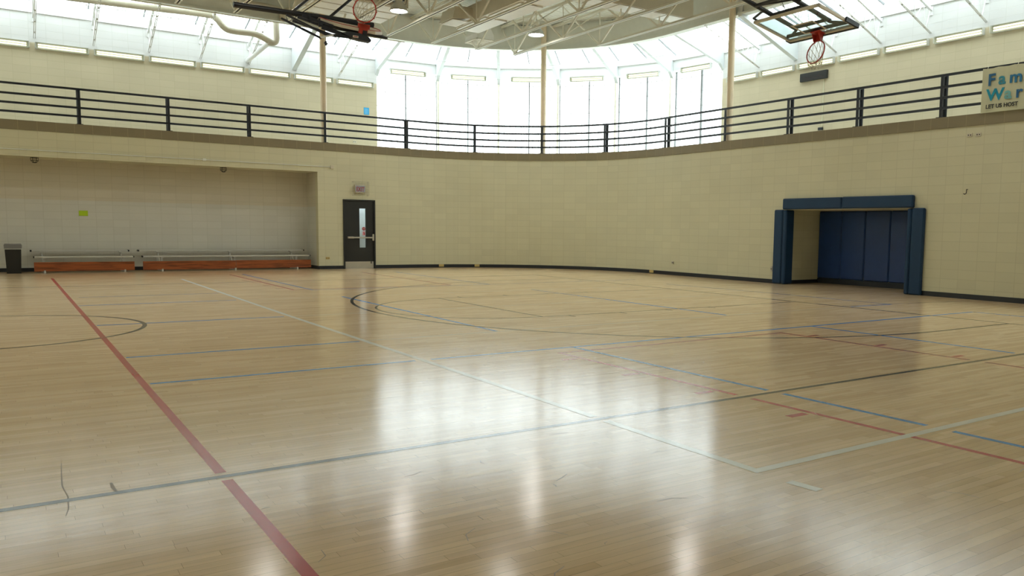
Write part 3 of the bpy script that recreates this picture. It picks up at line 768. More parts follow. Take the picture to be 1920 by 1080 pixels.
# ---------------------------------------------------------------- blue mats recess
mt = thing('wall_mats', 'deep blue padded wall mats lining the back of the recess', 'wall mat', (13.2, 9.2, 0.10))
for k in range(5):
    y1 = RL-0.01-k*0.538; b = MB(); b.bbox(13.19, y1-0.534, 0.105, 13.262, y1, RT-0.004, 0.02); obj('mat_panel', b, 'pad2', mt)
b = MB(); b.bbox(XB-0.075, 10.575, 0.004, XB-0.001, 10.79, 1.423, 0.02)
b.bbox(XB-0.075, 10.475, 0.004, XB+0.16, 10.569, 1.415, 0.02)
tag(obj('post_pad', b, 'pad'), 'blue vinyl pad wrapped on the left jamb of the recess', 'pad')
b = MB(); b.bbox(XB-0.075, 7.62, 0.004, XB-0.001, 7.845, 1.423, 0.02); b.bbox(XB-0.075, 7.851, 0.004, XB+0.16, 7.93, 1.415, 0.02)
tag(obj('post_pad', b, 'pad'), 'blue vinyl pad wrapped on the right jamb of the recess', 'pad')
t = thing('lintel_pad', 'long blue vinyl pad over the top of the recess', 'pad', (XB-0.07, 9.2, 1.43))
b = MB(); b.bbox(XB-0.085, 9.235, 1.428, XB, 10.585, 1.632, 0.02); obj('pad_section', b, 'pad', t)
b = MB(); b.bbox(XB-0.085, 7.83, 1.428, XB, 9.23, 1.636, 0.02); obj('pad_section', b, 'pad', t)

# ---------------------------------------------------------------- door
dr = MB(); FW = 0.034
dr.box(DL, YA-0.03, 0, DL+FW, YA+0.10, DT); dr.box(DR-FW, YA-0.03, 0, DR, YA+0.10, DT); dr.box(DL+FW, YA-0.03, DT-FW, DR-FW, YA+0.10, DT)
door = struct('door_1', dr, 'door')
x0, x1, z1 = DL+FW, DR-FW, DT-FW
lx0, lx1, lz0, lz1 = 6.772, 6.925, 0.490, 1.395
b = MB(); y0, y1 = YA-0.0, YA+0.04
b.box(x0, y0, 0.008, lx0, y1, z1); b.box(lx1, y0, 0.008, x1, y1, z1); b.box(lx0, y0, 0.008, lx1, y1, lz0); b.box(lx0, y0, lz1, lx1, y1, z1)
leaf = obj('door_leaf', b, 'door', door)
b = MB(); b.box(lx0, YA+0.018, lz0, lx1, YA+0.022, lz1); obj('pane', b, 'lite', door)
b = MB(); b.box(x0+0.01, YA-0.004, 0.01, x1-0.01, YA, 0.165); obj('kick_plate', b, 'steel', door)
b = MB(); b.bbox(x0+0.07, YA-0.055, 0.705, x1-0.03, YA-0.03, 0.740, 0.005); b.bbox(x0+0.06, YA-0.06, 0.700, x0+0.20, YA, 0.745, 0.006); b.bbox(x1-0.045, YA-0.05, 0.645, x1-0.005, YA, 0.805, 0.008)
obj('push_bar', b, 'steel', door)
b = MB(); n = 8; cx, cz, r = 6.878, 0.925, 0.043
b.prism([(cx+r*math.cos(2*pi*(j+.5)/n), cz+r*math.sin(2*pi*(j+.5)/n)) for j in range(n)], 'y', YA+0.012, YA+0.017); obj('stop_sticker', b, 'redsign', door)
b = MB(); b.box(6.848, YA+0.012, 0.775, 6.910, YA+0.017, 0.865); nst = obj('notice_sticker', b, mat('pink_paper', (0.72, 0.30, 0.32), 0.7), door)
b = MB(); b.box(6.862, YA+0.009, 0.845, 6.905, YA+0.012, 0.857); b.box(6.870, YA+0.009, 0.795, 6.880, YA+0.012, 0.84); b.box(6.885, YA+0.009, 0.785, 6.900, YA+0.012, 0.83); obj('print', b, 'redsign', nst)
b = MB(); b.box(7.03, YA-0.015, 0.115, 7.05, YA, 0.20); obj('floor_bolt', b, 'door', door)

def text(name, body, size, mt_, loc, rot, parent, extrude=0.002, bold=0.0, align='LEFT', xs=1.0):
    c = bpy.data.curves.new(name, 'FONT'); c.body = body; c.size = size; c.extrude = extrude; c.offset = bold; c.align_x = align
    c.materials.append(M[mt_] if isinstance(mt_, str) else mt_)
    tmp = bpy.data.objects.new(name, c); me = bpy.data.meshes.new_from_object(tmp); bpy.data.objects.remove(tmp)
    o = bpy.data.objects.new(name, me); C.objects.link(o)
    o.parent = parent; o.matrix_parent_inverse = world_of(parent).inverted()
    o.location = [a*S for a in loc]; o.rotation_euler = rot; o.scale = (xs, 1, 1)
    return o
RA = (pi/2, 0, 0); RB = (pi/2, 0, -pi/2)
text('sticker_text', 'STOP', 0.034, 'line_white', (6.878, YA+0.0105, 0.915), RA, door, 0.0005, 0.0006, 'CENTER')
# exit sign with cage
t = thing('exit_sign', 'small white EXIT sign with red letters inside a wire cage above the door', 'exit sign', (6.78, YA, 1.84))
b = MB(); b.bbox(6.655, YA-0.055, 1.745, 6.905, YA, 1.935, 0.008); obj('sign_box', b, 'ivory', t)
b = MB(); b.box(6.668, YA-0.058, 1.775, 6.892, YA-0.0555, 1.915); obj('sign_face', b, 'exitface', t)
text('letters', 'EXIT', 0.185, 'redsign', (6.78, YA-0.0595, 1.790), RA, t, 0.001, 0.004, 'CENTER', 0.68)
b = MB()
X0, X1, Z0, Z1, YC = 6.600, 6.960, 1.690, 2.005, YA-0.13
nx, nz = 10, 9
for i in range(nx+1):
    x = X0+(X1-X0)*i/nx; b.tube([(x, YA, Z0+0.01), (x, YC, Z0), (x, YC, Z1), (x, YA, Z1-0.01)] if i in (0, nx) else [(x, YC, Z0), (x, YC, Z1)], 0.0013, 5)
for i in range(nz+1):
    z = Z0+(Z1-Z0)*i/nz; b.tube([(X0, YA, z), (X0, YC, z), (X1, YC, z), (X1, YA, z)], 0.0013, 5)
obj('wire_cage', b, 'dark', t)

# ---------------------------------------------------------------- alcove things
def cage_horn(label, x, y_, z):
    t = thing('caged_detector', label, 'detector', (x, y_, z))
    b = MB(1); b.lathe([(0.0, -0.02), (0.05, -0.02), (0.06, -0.07), (0.035, -0.10), (0, -0.105)][::-1], n=16); obj('body', b, 'ivory', t, True)
    b = MB(1)
    for k in range(6):
        a = 2*pi*k/6; b.tube([(0.085*math.cos(a), 0.085*math.sin(a), 0), (0.085*math.cos(a), 0.085*math.sin(a), -0.08), (0.04*math.cos(a), 0.04*math.sin(a), -0.135), (0, 0, -0.14)], 0.006, 5)
    for zz, r in ((-0.01, 0.085), (-0.08, 0.085), (-0.125, 0.05)): b.tube([(r*math.cos(2*pi*j/12), r*math.sin(2*pi*j/12), zz) for j in range(12)], 0.006, 5, True)
    obj('wire_cage', b, 'dark', t, True); return t
cage_horn('small caged detector under the alcove soffit above the left bleacher', 0.572, 18.82, AT)
cage_horn('small caged detector under the alcove soffit above the long bleacher', 3.90, 18.82, AT)
t = thing('trash_can', 'black plastic trash can with bag folded over its rim in the alcove', 'trash can', (0.165, 18.93, 0))
b = MB(); cx, cy = 0.165, 18.93
def frust(b, c, w0, d0, z0, w1, d1, z1):
    vs = [(c[0]+sx*w0, c[1]+sy*d0, z0) for sx, sy in ((-1,-1),(1,-1),(1,1),(-1,1))]+[(c[0]+sx*w1, c[1]+sy*d1, z1) for sx, sy in ((-1,-1),(1,-1),(1,1),(-1,1))]
    b.add(vs, [(3,2,1,0),(0,1,5,4),(1,2,6,5),(2,3,7,6),(3,0,4,7)])
frust(b, (cx, cy), 0.112, 0.095, 0, 0.130, 0.112, 0.50); obj('bin', b, 'bin', t)
b = MB(); n = 24
for (w0, z0, w1, z1) in ((0.138, 0.455, 0.140, 0.535), (0.140, 0.535, 0.128, 0.552), (0.128, 0.552, 0.118, 0.46)):
    vs = []
    for w_, z in ((w0, z0), (w1, z1)):
        for sx, sy in ((-1,-1),(1,-1),(1,1),(-1,1)): vs.append((cx+sx*w_+random.uniform(-.004, .004), cy+sy*w_*0.86, z+random.uniform(-.006, .006)))
    b.add(vs, [(0,1,5,4),(1,2,6,5),(2,3,7,6),(3,0,4,7)])
obj('liner_bag', b, 'bag', t)
b = MB(); b.tube([(cx+sx*0.142, cy+sy*0.122, 0.462) for sx, sy in ((-1,-1),(1,-1),(1,1),(-1,1))], 0.006, 6, True); obj('band', b, 'alu', t)

def bleacher(label, x0, x1, legs):
    t = thing('bleacher', label, 'bleacher', (x0, 18.8, 0)); L = x1-x0
    b = MB(); b.box(x0, 18.795, 0.035, x1 if len(legs) < 3 else (x0+L*0.525), 18.815, 0.208); obj('front_board', b, 'wood', t)
    if len(legs) > 2:
        b = MB(); b.box(x0+L*0.527, 18.795, 0.040, x1, 18.815, 0.212); obj('front_board', b, 'wood', t)
    b = MB(); b.bbox(x0+0.012, 18.84, 0.288, x1-0.012, 19.00, 0.318, 0.004); obj('front_seat', b, 'alu', t)
    b = MB(); b.bbox(x0-0.02, 19.14, 0.400, x1-0.07, 19.30, 0.428, 0.004); obj('rear_seat', b, 'alu', t)
    for (xa, ya, zz) in ((x0-0.004, 18.84, 0.286), (x1-0.012, 18.84, 0.286), (x0-0.045, 19.14, 0.398), (x1-0.07, 19.14, 0.398)):
        b = MB(); b.box(xa, ya-0.002, zz, xa+0.016 if zz < .3 else xa+0.025, ya+0.162, zz+0.034); obj('end_cap', b, 'dark', t)
    for fx in legs:
        x = x0+L*fx; b = MB()
        b.bar((x, 18.87, 0.012), (x, 18.90, 0.288), 0.035, 0.02); b.bar((x, 18.80, 0.010), (x, 19.28, 0.010), 0.035, 0.02); b.bar((x-0.03, 19.22, 0.01), (x-0.03, 19.22, 0.40), 0.03, 0.03)
        b.bar((x, 18.84, 0.28), (x, 19.0, 0.28), 0.05, 0.016); b.bar((x-0.03, 19.14, 0.392), (x-0.03, 19.30, 0.392), 0.06, 0.016); b.bar((x, 18.97, 0.02), (x-0.03, 19.20, 0.39), 0.02, 0.02)
        b.box(x-0.014, 18.775, 0.0, x+0.014, 18.80, 0.05)
        obj('support_frame', b, 'alu', t)
    b = MB()
    for a, c in zip(legs[:-1], legs[1:]):
        b.bar((x0+L*a, 18.93, 0.27), (x0+L*(a+c)/2, 18.93, 0.20), 0.006, 0.008); b.bar((x0+L*(a+c)/2, 18.93, 0.20), (x0+L*c, 18.93, 0.27), 0.006, 0.008)
    obj('cross_brace', b, 'alu', t)
bleacher('short two-row aluminium bleacher with orange wooden front board beside the trash can', 0.480, 2.165, (0.10, 0.90))
bleacher('long two-row aluminium bleacher with a darker patched front board at the alcove corner', 2.318, 5.70, (0.105, 0.522, 0.91))
b = MB(); b.box(1.285, 19.393, 1.110, 1.440, 19.399, 1.215)
tag(obj('paper_notice', b, 'paper'), 'lime green paper sheet on the alcove wall', 'notice')

# conduit with boxes on left wall
t = thing('conduit', 'thin beige conduit along the wall above the alcove ending in a box', 'conduit', (6.14, YA, 2.31))
b = MB(); b.tube([(-3.5, YA-0.016, 2.308), (6.11, YA-0.016, 2.308)], 0.009, 8); obj('pipe', b, 'fascia', t)
b = MB(); b.bbox(6.105, YA-0.04, 2.27, 6.185, YA-0.002, 2.35, 0.006); obj('junction_box', b, 'ivory', t)
b = MB(); b.bbox(3.45, YA-0.035, 2.285, 3.52, YA-0.002, 2.335, 0.006); obj('junction_box', b, 'fascia', t)
def outlet(name, label, cat, mt_, c, w_, h_, wall):
    t = thing(name, label, cat, c); b = MB(); d = MB()
    if wall == 'A':
        b.bbox(c[0]-w_/2, c[1]-0.012, c[2]-h_/2, c[0]+w_/2, c[1], c[2]+h_/2, 0.003); d.box(c[0]-w_*.3, c[1]-0.014, c[2]-h_*.16, c[0]-w_*.12, c[1]-0.012, c[2]+h_*.16); d.box(c[0]+w_*.12, c[1]-0.014, c[2]-h_*.16, c[0]+w_*.3, c[1]-0.012, c[2]+h_*.16)
    else:
        b.bbox(c[0]-0.012, c[1]-w_/2, c[2]-h_/2, c[0], c[1]+w_/2, c[2]+h_/2, 0.003); d.box(c[0]-0.014, c[1]-w_*.3, c[2]-h_*.16, c[0]-0.012, c[1]-w_*.12, c[2]+h_*.16); d.box(c[0]-0.014, c[1]+w_*.12, c[2]-h_*.16, c[0]-0.012, c[1]+w_*.3, c[2]+h_*.16)
    obj('plate', b, mt_, t); obj('sockets', d, 'dark', t); return t
outlet('wall_outlet', 'yellowed outlet plate low on the wall left of the door', 'outlet', 'yellow', (6.02, YA, 0.25), 0.09, 0.052, 'A')
outlet('wall_outlet', 'beige outlet plate high under the balcony edge, left of two', 'outlet', 'ivory', (XB, 6.965, 2.530), 0.085, 0.055, 'B')
outlet('wall_outlet', 'beige outlet plate high under the balcony edge, right of two', 'outlet', 'ivory', (XB, 6.825, 2.527), 0.085, 0.055, 'B')
outlet('wall_outlet', 'ivory outlet plate behind the railing below the blue notice', 'outlet', 'ivory', (7.40, YO, 3.116), 0.10, 0.06, 'A')
outlet('wall_switch', 'grey switch plate low beside the left blue jamb pad', 'switch', 'steel', (XB, 10.86, 0.28), 0.05, 0.10, 'B')
pB = pol(88, RI)
outlet('wall_outlet', 'small dark-rimmed outlet low on the curved wall', 'outlet', 'steel', (XB-0.015, 13.75, 0.28), 0.055, 0.055, 'B')
# hook
t = thing('wall_hook', 'small bent metal hook on the wall right of the blue mats', 'hook', (XB, 6.95, 1.65))
b = MB(); b.tube([(XB, 6.95, 1.70), (XB-0.03, 6.95, 1.70), (XB-0.035, 6.95, 1.64), (XB-0.05, 6.965, 1.625), (XB-0.05, 6.985, 1.635)], 0.007, 6); obj('hook', b, 'dark', t)
# floor stops in the base
for ph, nm in ((11.0, 'nearest the door'), (23.2, 'second from the door'), (89.0, 'near the recess')):
    p = pol(ph, RI-0.02); b = MB(); a = math.radians(ph); b.bar((p[0]-0.06*math.cos(a), p[1]+0.06*math.sin(a), 0.05), (p[0]+0.06*math.cos(a), p[1]-0.06*math.sin(a), 0.05), 0.03, 0.06)
    tag(obj('patch_plate', b, 'yellow'), 'small yellowed plate in the black base, '+nm, 'plate', 'plates in the curved base')
# blue notice, scoreboard
t = thing('blue_notice', 'blue printed notice on the wall left of the window drum', 'sign', (7.717, YO, 3.91))
b = MB(); b.box(7.648, YO-0.006, 3.825, 7.787, YO, 4.0); obj('sheet', b, 'bluesign', t)
b = MB()
for k in range(6): b.box(7.665, YO-0.0075, 3.85+k*0.022, 7.765-0.02*(k % 2), YO-0.006, 3.857+k*0.022)
obj('printed_lines', b, mat('pale_blue_print', (0.25, 0.6, 0.85), 0.6), t)
t = thing('scoreboard', 'dark rectangular display board on the right upper wall under the lights', 'scoreboard', (XO, 11.64, 4.23))
b = MB(); b.bbox(XO-0.06, 11.285, 4.220, XO, 12.0, 4.395, 0.01); obj('case', b, 'bin', t)
b = MB()
for k in range(9): b.box(XO-0.063, 11.36+k*0.06, 4.255+0.02*(k % 3), XO-0.060, 11.37+k*0.06+0.05, 4.262+0.02*(k % 3))
obj('display_marks', b, mat('dull_red_print', (0.05, 0.012, 0.014), 0.5), t)
t = thing('wall_raceway', 'thin cream cable raceway from the scoreboard down to a small box', 'raceway', (XO, 11.39, 3.2))
b = MB(); b.box(XO-0.012, 11.385, 3.2, XO, 11.40, 4.22); obj('channel', b, 'block', t)
b = MB(); b.bbox(XO-0.05, 11.36, 3.155, XO, 11.47, 3.215, 0.006); obj('box', b, 'dark', t)

# ---------------------------------------------------------------- banner
t = thing('banner', 'cream vinyl banner with blue lettering tied to the right-hand railing', 'banner', (12.15, 6.2, 2.84))
b = MB(); n = 24; XBn = 12.150
vs = []; 
for i in range(n+1):
    y_ = 6.79-(6.79-4.9)*i/n; xx = XBn+0.006*math.sin(i*1.1)
    vs += [(xx, y_, 2.835), (xx, y_, 3.49+0.006*math.cos(i*2.0))]
b.add(vs, [(2*i, 2*i+2, 2*i+3, 2*i+1) for i in range(n)]); obj('sheet', b, 'banner', t)
b = MB()
for i in range(5): y_ = 6.72-i*0.45; b.tube([(XBn-0.004, y_, 3.46), (XBn+0.03, y_, 3.53)], 0.004, 5)
obj('tie', b, 'net', t)
bc = {'b1': mat('print_navy', (0.012, 0.115, 0.26), 0.5), 'b2': mat('print_teal', (0.03, 0.24, 0.33), 0.5), 'b3': mat('print_blue', (0.015, 0.16, 0.32), 0.5), 'b4': mat('print_aqua', (0.0, 0.27, 0.40), 0.5), 'b5': mat('print_pale_teal', (0.16, 0.42, 0.43), 0.5)}
xt = XBn-0.012
for ch, y_, z, sz, mm in (('F', 6.700, 3.235, 0.325, 'b1'), ('a', 6.535, 3.235, 0.325, 'b2'), ('m', 6.375, 3.235, 0.325, 'b3'), ('W', 6.705, 3.012, 0.325, 'b4'), ('a', 6.435, 3.012, 0.325, 'b5'), ('r', 6.270, 3.012, 0.325, 'b1')):
    text('letter', ch, sz, bc[mm], (xt, y_, z), RB, t, 0.001, 0.009, 'LEFT', 1.06)
text('small_text', 'LET US HOST', 0.112, 'dark', (xt, 6.71, 2.895), RB, t, 0.001, 0.003)

# ---------------------------------------------------------------- pipes and ducts overhead
t = thing('drain_pipe', 'thick beige roof pipe with bends under the left skylight', 'pipe', (5.19, 19.4, 5.1))
Yp = 19.4
def smooth_path(pts, it=3):
    for _ in range(it):
        q = [pts[0]]
        for a, b_ in zip(pts[:-1], pts[1:]):
            q += [tuple(a[i]*.75+b_[i]*.25 for i in range(3)), tuple(a[i]*.25+b_[i]*.75 for i in range(3))]
        pts = q+[pts[-1]]
    return pts
b = MB(); b.tube(smooth_path([(-3.0, Yp, 5.30), (1.29, Yp, 5.36), (3.80, Yp, 5.45), (3.95, Yp, 5.42), (4.12, Yp, 5.20), (4.30, Yp, 5.17), (4.72, Yp, 5.19), (4.90, Yp, 5.14), (5.13, Yp, 5.03)], 2), 0.068, 14)
obj('long_run', b, 'pipe', t)
b = MB(); b.tube(smooth_path([(5.02, Yp, 5.04), (5.15, Yp, 5.04), (5.21, Yp, 5.10), (5.21, Yp, 5.25), (5.205, Yp, 5.62)], 2), 0.068, 14); obj('riser', b, 'pipe', t)
b = MB(); b.tube(smooth_path([(5.205, 18.85, 5.42), (5.19, 18.80, 5.60), (5.05, 18.78, 5.66), (4.45, 18.78, 5.66)], 2), 0.060, 14)
b.tube(smooth_path([(5.205, 18.85, 5.45), (5.22, 18.80, 5.62), (5.34, 18.78, 5.68), (5.8, 18.78, 5.68)], 2), 0.055, 14); b.tube([(5.205, Yp, 5.6), (5.205, 18.84, 5.5)], 0.058, 14); obj('tee_branch', b, 'pipe', t)
b = MB(); b.tube([(5.05, Yp, 5.04), (4.85, 20.575, 4.79)], 0.052, 14); obj('wall_stub', b, 'white', t)
t = thing('sprinkler_pipe', 'thin white sprinkler pipe under the left skylight, left run', 'pipe', (1.5, 19.8, 5.36))
b = MB(); b.tube([(1.5, 19.8, 5.36), (4.3, 19.8, 5.345)], 0.010, 6); b.tube([(1.5, 19.8, 5.36), (1.5, 19.8, 5.44)], 0.008, 6); obj('pipe', b, 'white', t)
b = MB(); b.tube([(2.9, 19.8, 5.36), (2.9, 19.8, 5.41)], 0.010, 6); obj('sprinkler_head', b, 'white', t)
t = thing('sprinkler_pipe', 'thin white sprinkler pipe under the skylight beside the left column', 'pipe', (6.56, 19.8, 5.4))
b = MB(); b.tube([(6.5, 19.8, 5.41), (8.79, 19.8, 5.335)], 0.010, 6); obj('pipe', b, 'white', t)
for x in (7.0, 8.76):
    b = MB(); b.tube([(x, 19.8, 5.36), (x, 19.8, 5.44)], 0.010, 6); obj('sprinkler_head', b, 'white', t)
t = thing('sprinkler_pipe', 'thin white sprinkler pipe curving below the drum skylight', 'pipe', (11, 17.2, 5.25))
b = MB(); b.tube([(*pol(a_, 5.25), 5.19) for a_ in range(8, 84, 4)], 0.008, 6); obj('pipe', b, 'white', t)
t = thing('conduit', 'thin beige pipe following the lower edge of the roof ring beam', 'pipe', (6, 18.84, 5.39))
b = MB(); b.tube([(-3, 18.80, 5.36), (8.0, 18.80, 5.36)], 0.012, 6); obj('pipe', b, 'truss', t)

t = thing('air_duct', 'long beige duct with white underside and angled grille end between the trusses', 'duct', (8.8, 17.0, 5.4))
b = MB(); b.box(8.50, 4.0, 5.46, 9.14, 16.75, 5.80); obj('duct_body', b, 'duct', t)
b = MB(); b.prism([(16.75, 5.46), (16.75, 5.80), (17.15, 5.74), (17.15, 5.46)], 'x', 8.52, 9.12); obj('end_section', b, 'duct', t)
for k in range(7):
    y_ = 17.15-k*1.45; b = MB(); b.box(8.56, y_-1.30, 5.435, 9.10, y_, 5.46); obj('insulation_panel', b, 'ductw', t)
b = MB(); b.box(8.16, 16.35, 5.40, 8.50, 17.0, 5.72) if False else b.prism([(8.02, 5.44), (8.50, 5.50), (8.50, 5.74), (8.10, 5.70)], 'y', 16.3, 16.95); obj('side_outlet', b, 'duct', t)
b = MB()
b.prism([(8.035, 5.46), (8.045, 5.46), (8.118, 5.68), (8.105, 5.68)], 'y', 16.36, 16.90); g_ = obj('grille', b, 'dark', t)
b = MB(); b.box(8.05, 16.34, 5.425, 8.42, 16.92, 5.437); obj('grille_frame', b, 'duct', t)
t = thing('ceiling_diffuser', 'square white air diffuser box hanging by the ring beam', 'diffuser', (9.42, 17.95, 5.35))
b = MB(); b.prism([(9.22, 5.40), (9.66, 5.40), (9.66, 5.52), (9.58, 5.66), (9.30, 5.66), (9.22, 5.52)], 'y', 17.45, 18.05); obj('box', b, 'ductw', t)
b = MB()
for k in range(6): b.box(9.26, 17.50+k*0.09, 5.388, 9.62, 17.53+k*0.09, 5.40)
b.box(9.20, 17.43, 5.385, 9.68, 17.46, 5.40); b.box(9.20, 18.04, 5.385, 9.68, 18.07, 5.40); b.box(9.20, 17.43, 5.385, 9.23, 18.07, 5.40); b.box(9.65, 17.43, 5.385, 9.68, 18.07, 5.40)
obj('grille', b, 'duct', t)
t = thing('air_duct', 'wide beige cross duct with white underside near the right-hand column', 'duct', (11, 13.4, 5.4))
b = MB(); b.box(9.14, 13.15, 5.44, 12.05, 13.62, 5.82); obj('duct_body', b, 'duct', t)
for k in range(4): x = 9.5+k*0.62; b = MB(); b.box(x, 13.18, 5.42, x+0.58, 13.60, 5.44); obj('insulation_panel', b, 'ductw', t)
t = thing('air_duct', 'beige duct end with white underside panels behind the left hoop', 'duct', (6.6, 17.3, 5.4))
b = MB(); b.box(5.15, 16.2, 5.44, 6.98, 17.75, 5.86); obj('duct_body', b, 'duct', t)
for k in range(3): b = MB(); b.box(5.20, 16.25+k*0.5, 5.42, 6.97, 16.68+k*0.5, 5.44); obj('insulation_panel', b, 'ductw', t)

# ---------------------------------------------------------------- right hoop (glass board, folded up)
W_ = Vector((-0.09849, -0.99485, -0.02382)).normalized(); U_ = Vector((-0.96637, 0.08991, 0.24092)); U_ = (U_-W_*U_.dot(W_)).normalized(); N_ = W_.cross(U_)
hoop = thing('basketball_hoop', 'folded-up glass basketball backboard with dark frame and red rim on the right', 'basketball hoop', (13.849, 11.223, 5.422), k=1)
hoop.rotation_euler = Matrix((W_, U_, N_)).transposed().to_euler()
Rloc = Matrix((W_, U_, N_)).transposed()
def net_mesh(center, ax1, ax2, r, down, spread, rows=5, n=12):
    """net from a ring; down = drop vector, spread = radius of the open end"""
    b = MB(1); pts = []
    d = Vector(down); dn = d.normalized(); e1 = Vector(ax1); e1 = (e1-dn*e1.dot(dn)).normalized(); e2 = dn.cross(e1)
    for k in range(rows+1):
        f = k/rows; ringp = []
        for j in range(n):
            a = 2*pi*(j+0.5*(k % 2))/n
            p0 = Vector(center)+Vector(ax1)*r*math.cos(a)+Vector(ax2)*r*math.sin(a)
            sgn = 1 if e2.dot(Vector(ax2)) >= 0 else -1
            p1 = Vector(center)+d+(e1*math.cos(a)+e2*sgn*math.sin(a))*spread
            g_ = f**0.8; ringp.append(p0.lerp(p1, g_))
        pts.append(ringp)
    for k in range(rows):
        for j in range(n):
            a = pts[k][j]; c1 = pts[k+1][j]; c0 = pts[k+1][(j-1) % n] if k % 2 == 0 else pts[k+1][(j+1) % n]
            b.tube([tuple(a), tuple(c1)], 0.0055, 4, caps=False); b.tube([tuple(a), tuple(c0)], 0.0055, 4, caps=False)
    return b
BW, BH = 0.915, 1.07
b = MB(1); b.box(-BW+.03, 0.03, -0.006, BW-.03, BH-.03, 0.006); obj('glass_board', b, 'glass', hoop, True)
b = MB(1)
for s_ in (-1, 1): b.box(s_*BW, 0, -0.03, s_*(BW-0.045), BH, 0.022)
b.box(-BW, 0, -0.03, BW, 0.045, 0.022); b.box(-BW, BH-0.045, -0.03, BW, BH, 0.022); obj('board_frame', b, 'duct', hoop, True)
b = MB(1); b.bbox(-BW-0.02, -0.055, -0.045, BW+0.02, 0.0, 0.035, 0.01); b.bbox(BW-0.005, -0.04, -0.055, BW+0.045, 0.34, 0.045, 0.01); b.bbox(-BW-0.03, -0.04, -0.045, -BW+0.0, 0.10, 0.035, 0.01)
obj('edge_padding', b, 'dark', hoop, True)
b = MB(1); x, y0, y1 = 0.305, 0.15, 0.60; t_ = 0.045
b.box(-x, y0, 0.007, x, y0+t_, 0.009); b.box(-x, y1-t_, 0.007, x, y1, 0.009); b.box(-x, y0, 0.007, -x+t_, y1, 0.009); b.box(x-t_, y0, 0.007, x, y1, 0.009)
obj('target_square', b, 'cream', hoop, True)
b = MB(1); b.bbox(-0.13, 0.00, 0.005, 0.13, 0.20, 0.03, 0.005); b.prism([(0.03, 0.03), (0.03, 0.20), (0.09, 0.17), (0.17, 0.05)], 'x', -0.10, -0.085); b.prism([(0.03, 0.03), (0.03, 0.20), (0.09, 0.17), (0.17, 0.05)], 'x', 0.085, 0.10)
b.box(-0.10, 0.03, 0.03, 0.10, 0.05, 0.17); obj('rim_bracket', b, 'red', hoop, True)
rc_ = (0, 0.045, 0.395); rr_ = 0.235
b = MB(1); b.tube([(rr_*math.cos(2*pi*j/40), rc_[1], rc_[2]+rr_*math.sin(2*pi*j/40)) for j in range(40)], 0.0125, 8, True)
b.tube([(rr_*0.98*math.cos(2*pi*j/40), rc_[1]-0.03, rc_[2]+rr_*0.98*math.sin(2*pi*j/40)) for j in range(6, 15)], 0.008, 6); obj('rim', b, 'red', hoop, True)
dn_l = Rloc.transposed() @ Vector((0, 0, -1))
b = net_mesh(rc_, (1, 0, 0), (0, 0, 1), rr_, tuple(dn_l*0.33), 0.13); obj('net', b, 'net', hoop, True)
# steel folding frame behind the board
fr = MB(1)
for x in (-0.50, 0.42):
    fr.tube([(x, 0.25, -0.10), (x, 2.9, -0.16)], 0.045, 10)
for y_ in (0.30, 0.98, 1.45, 2.0): fr.tube([(-0.50, y_, -0.11), (0.42, y_, -0.11)], 0.035, 8)
fr.tube([(-0.50, 1.45, -0.11), (0.42, 1.25, -0.13)], 0.02, 8)
fr.tube([(-0.88, 0.12, -0.06), (0.88, 0.12, -0.06)], 0.04, 8)
fr.tube([(-0.50, 0.25, -0.08), (-0.80, 0.10, -0.06)], 0.03, 8); fr.tube([(0.42, 0.25, -0.08), (0.75, 0.10, -0.06)], 0.03, 8)
fr.tube([(-0.88, 1.12, -0.06), (-0.50, 1.22, -0.10)], 0.025, 8); fr.tube([(-0.88, 0.95, -0.05), (-0.88, 1.12, -0.06)], 0.022, 8)
obj('folding_frame', fr, 'dark', hoop, True)
fr = MB(1)
for x in (-0.62, 0.55): fr.tube([(x, 1.2, -0.20), (x, 3.2, -0.24)], 0.030, 8)
for x in (-0.62, 0.55): fr.tube([(x, 1.2, -0.20), (x*0.85, 1.18, -0.10)], 0.026, 8)
fr.tube([(-0.62, 2.5, -0.22), (0.55, 2.5, -0.22)], 0.035, 8)
fr.tube([(-0.1, 1.9, -0.12), (-0.1, 2.3, -0.9)], 0.012, 6); fr.tube([(-0.1, 0.98, -0.12), (0.1, 2.2, -0.95)], 0.006, 6)
obj('hanging_frame', fr, 'dark', hoop, True)

# ---------------------------------------------------------------- left hoop (fan board, folded up)
Wl = Vector((0.995, 0.05, -0.04)).normalized(); a_ = math.radians(20)
Ul = Vector((0, math.cos(a_), math.sin(a_))); Ul = (Ul-Wl*Ul.dot(Wl)).normalized(); Nl = Wl.cross(Ul)
h2 = thing('basketball_hoop', 'folded-up fan-shaped basketball backboard seen edge-on with red rim on the left', 'basketball hoop', (6.13, 16.5, 5.30), k=1)
h2.rotation_euler = Matrix((Wl, Ul, Nl)).transposed().to_euler(); R2l = Matrix((Wl, Ul, Nl)).transposed()
fan = [(-0.36, 0.0), (0.36, 0.0), (0.60, 0.22), (0.685, 0.45), (0.67, 0.62), (0.55, 0.78), (0.30, 0.87), (0, 0.89), (-0.30, 0.87), (-0.55, 0.78), (-0.67, 0.62), (-0.685, 0.45), (-0.60, 0.22)]
fan = [(x-0.10, y_) for x, y_ in fan]
b = MB(1); b.prism(fan, 'z', -0.03, 0.03); obj('fan_board', b, 'cream', h2, True)
b = MB(1); b.tube([(x*0.93-0.007, y_*0.9+0.03, 0.032) for x, y_ in fan], 0.012, 5, True); obj('border_line', b, 'redsign', h2, True)
b = MB(1)
for s_ in (-1, 1): b.bar((-0.1+s_*0.66, 0.1, -0.06), (-0.1+s_*0.66, 0.75, -0.06), 0.05, 0.04)
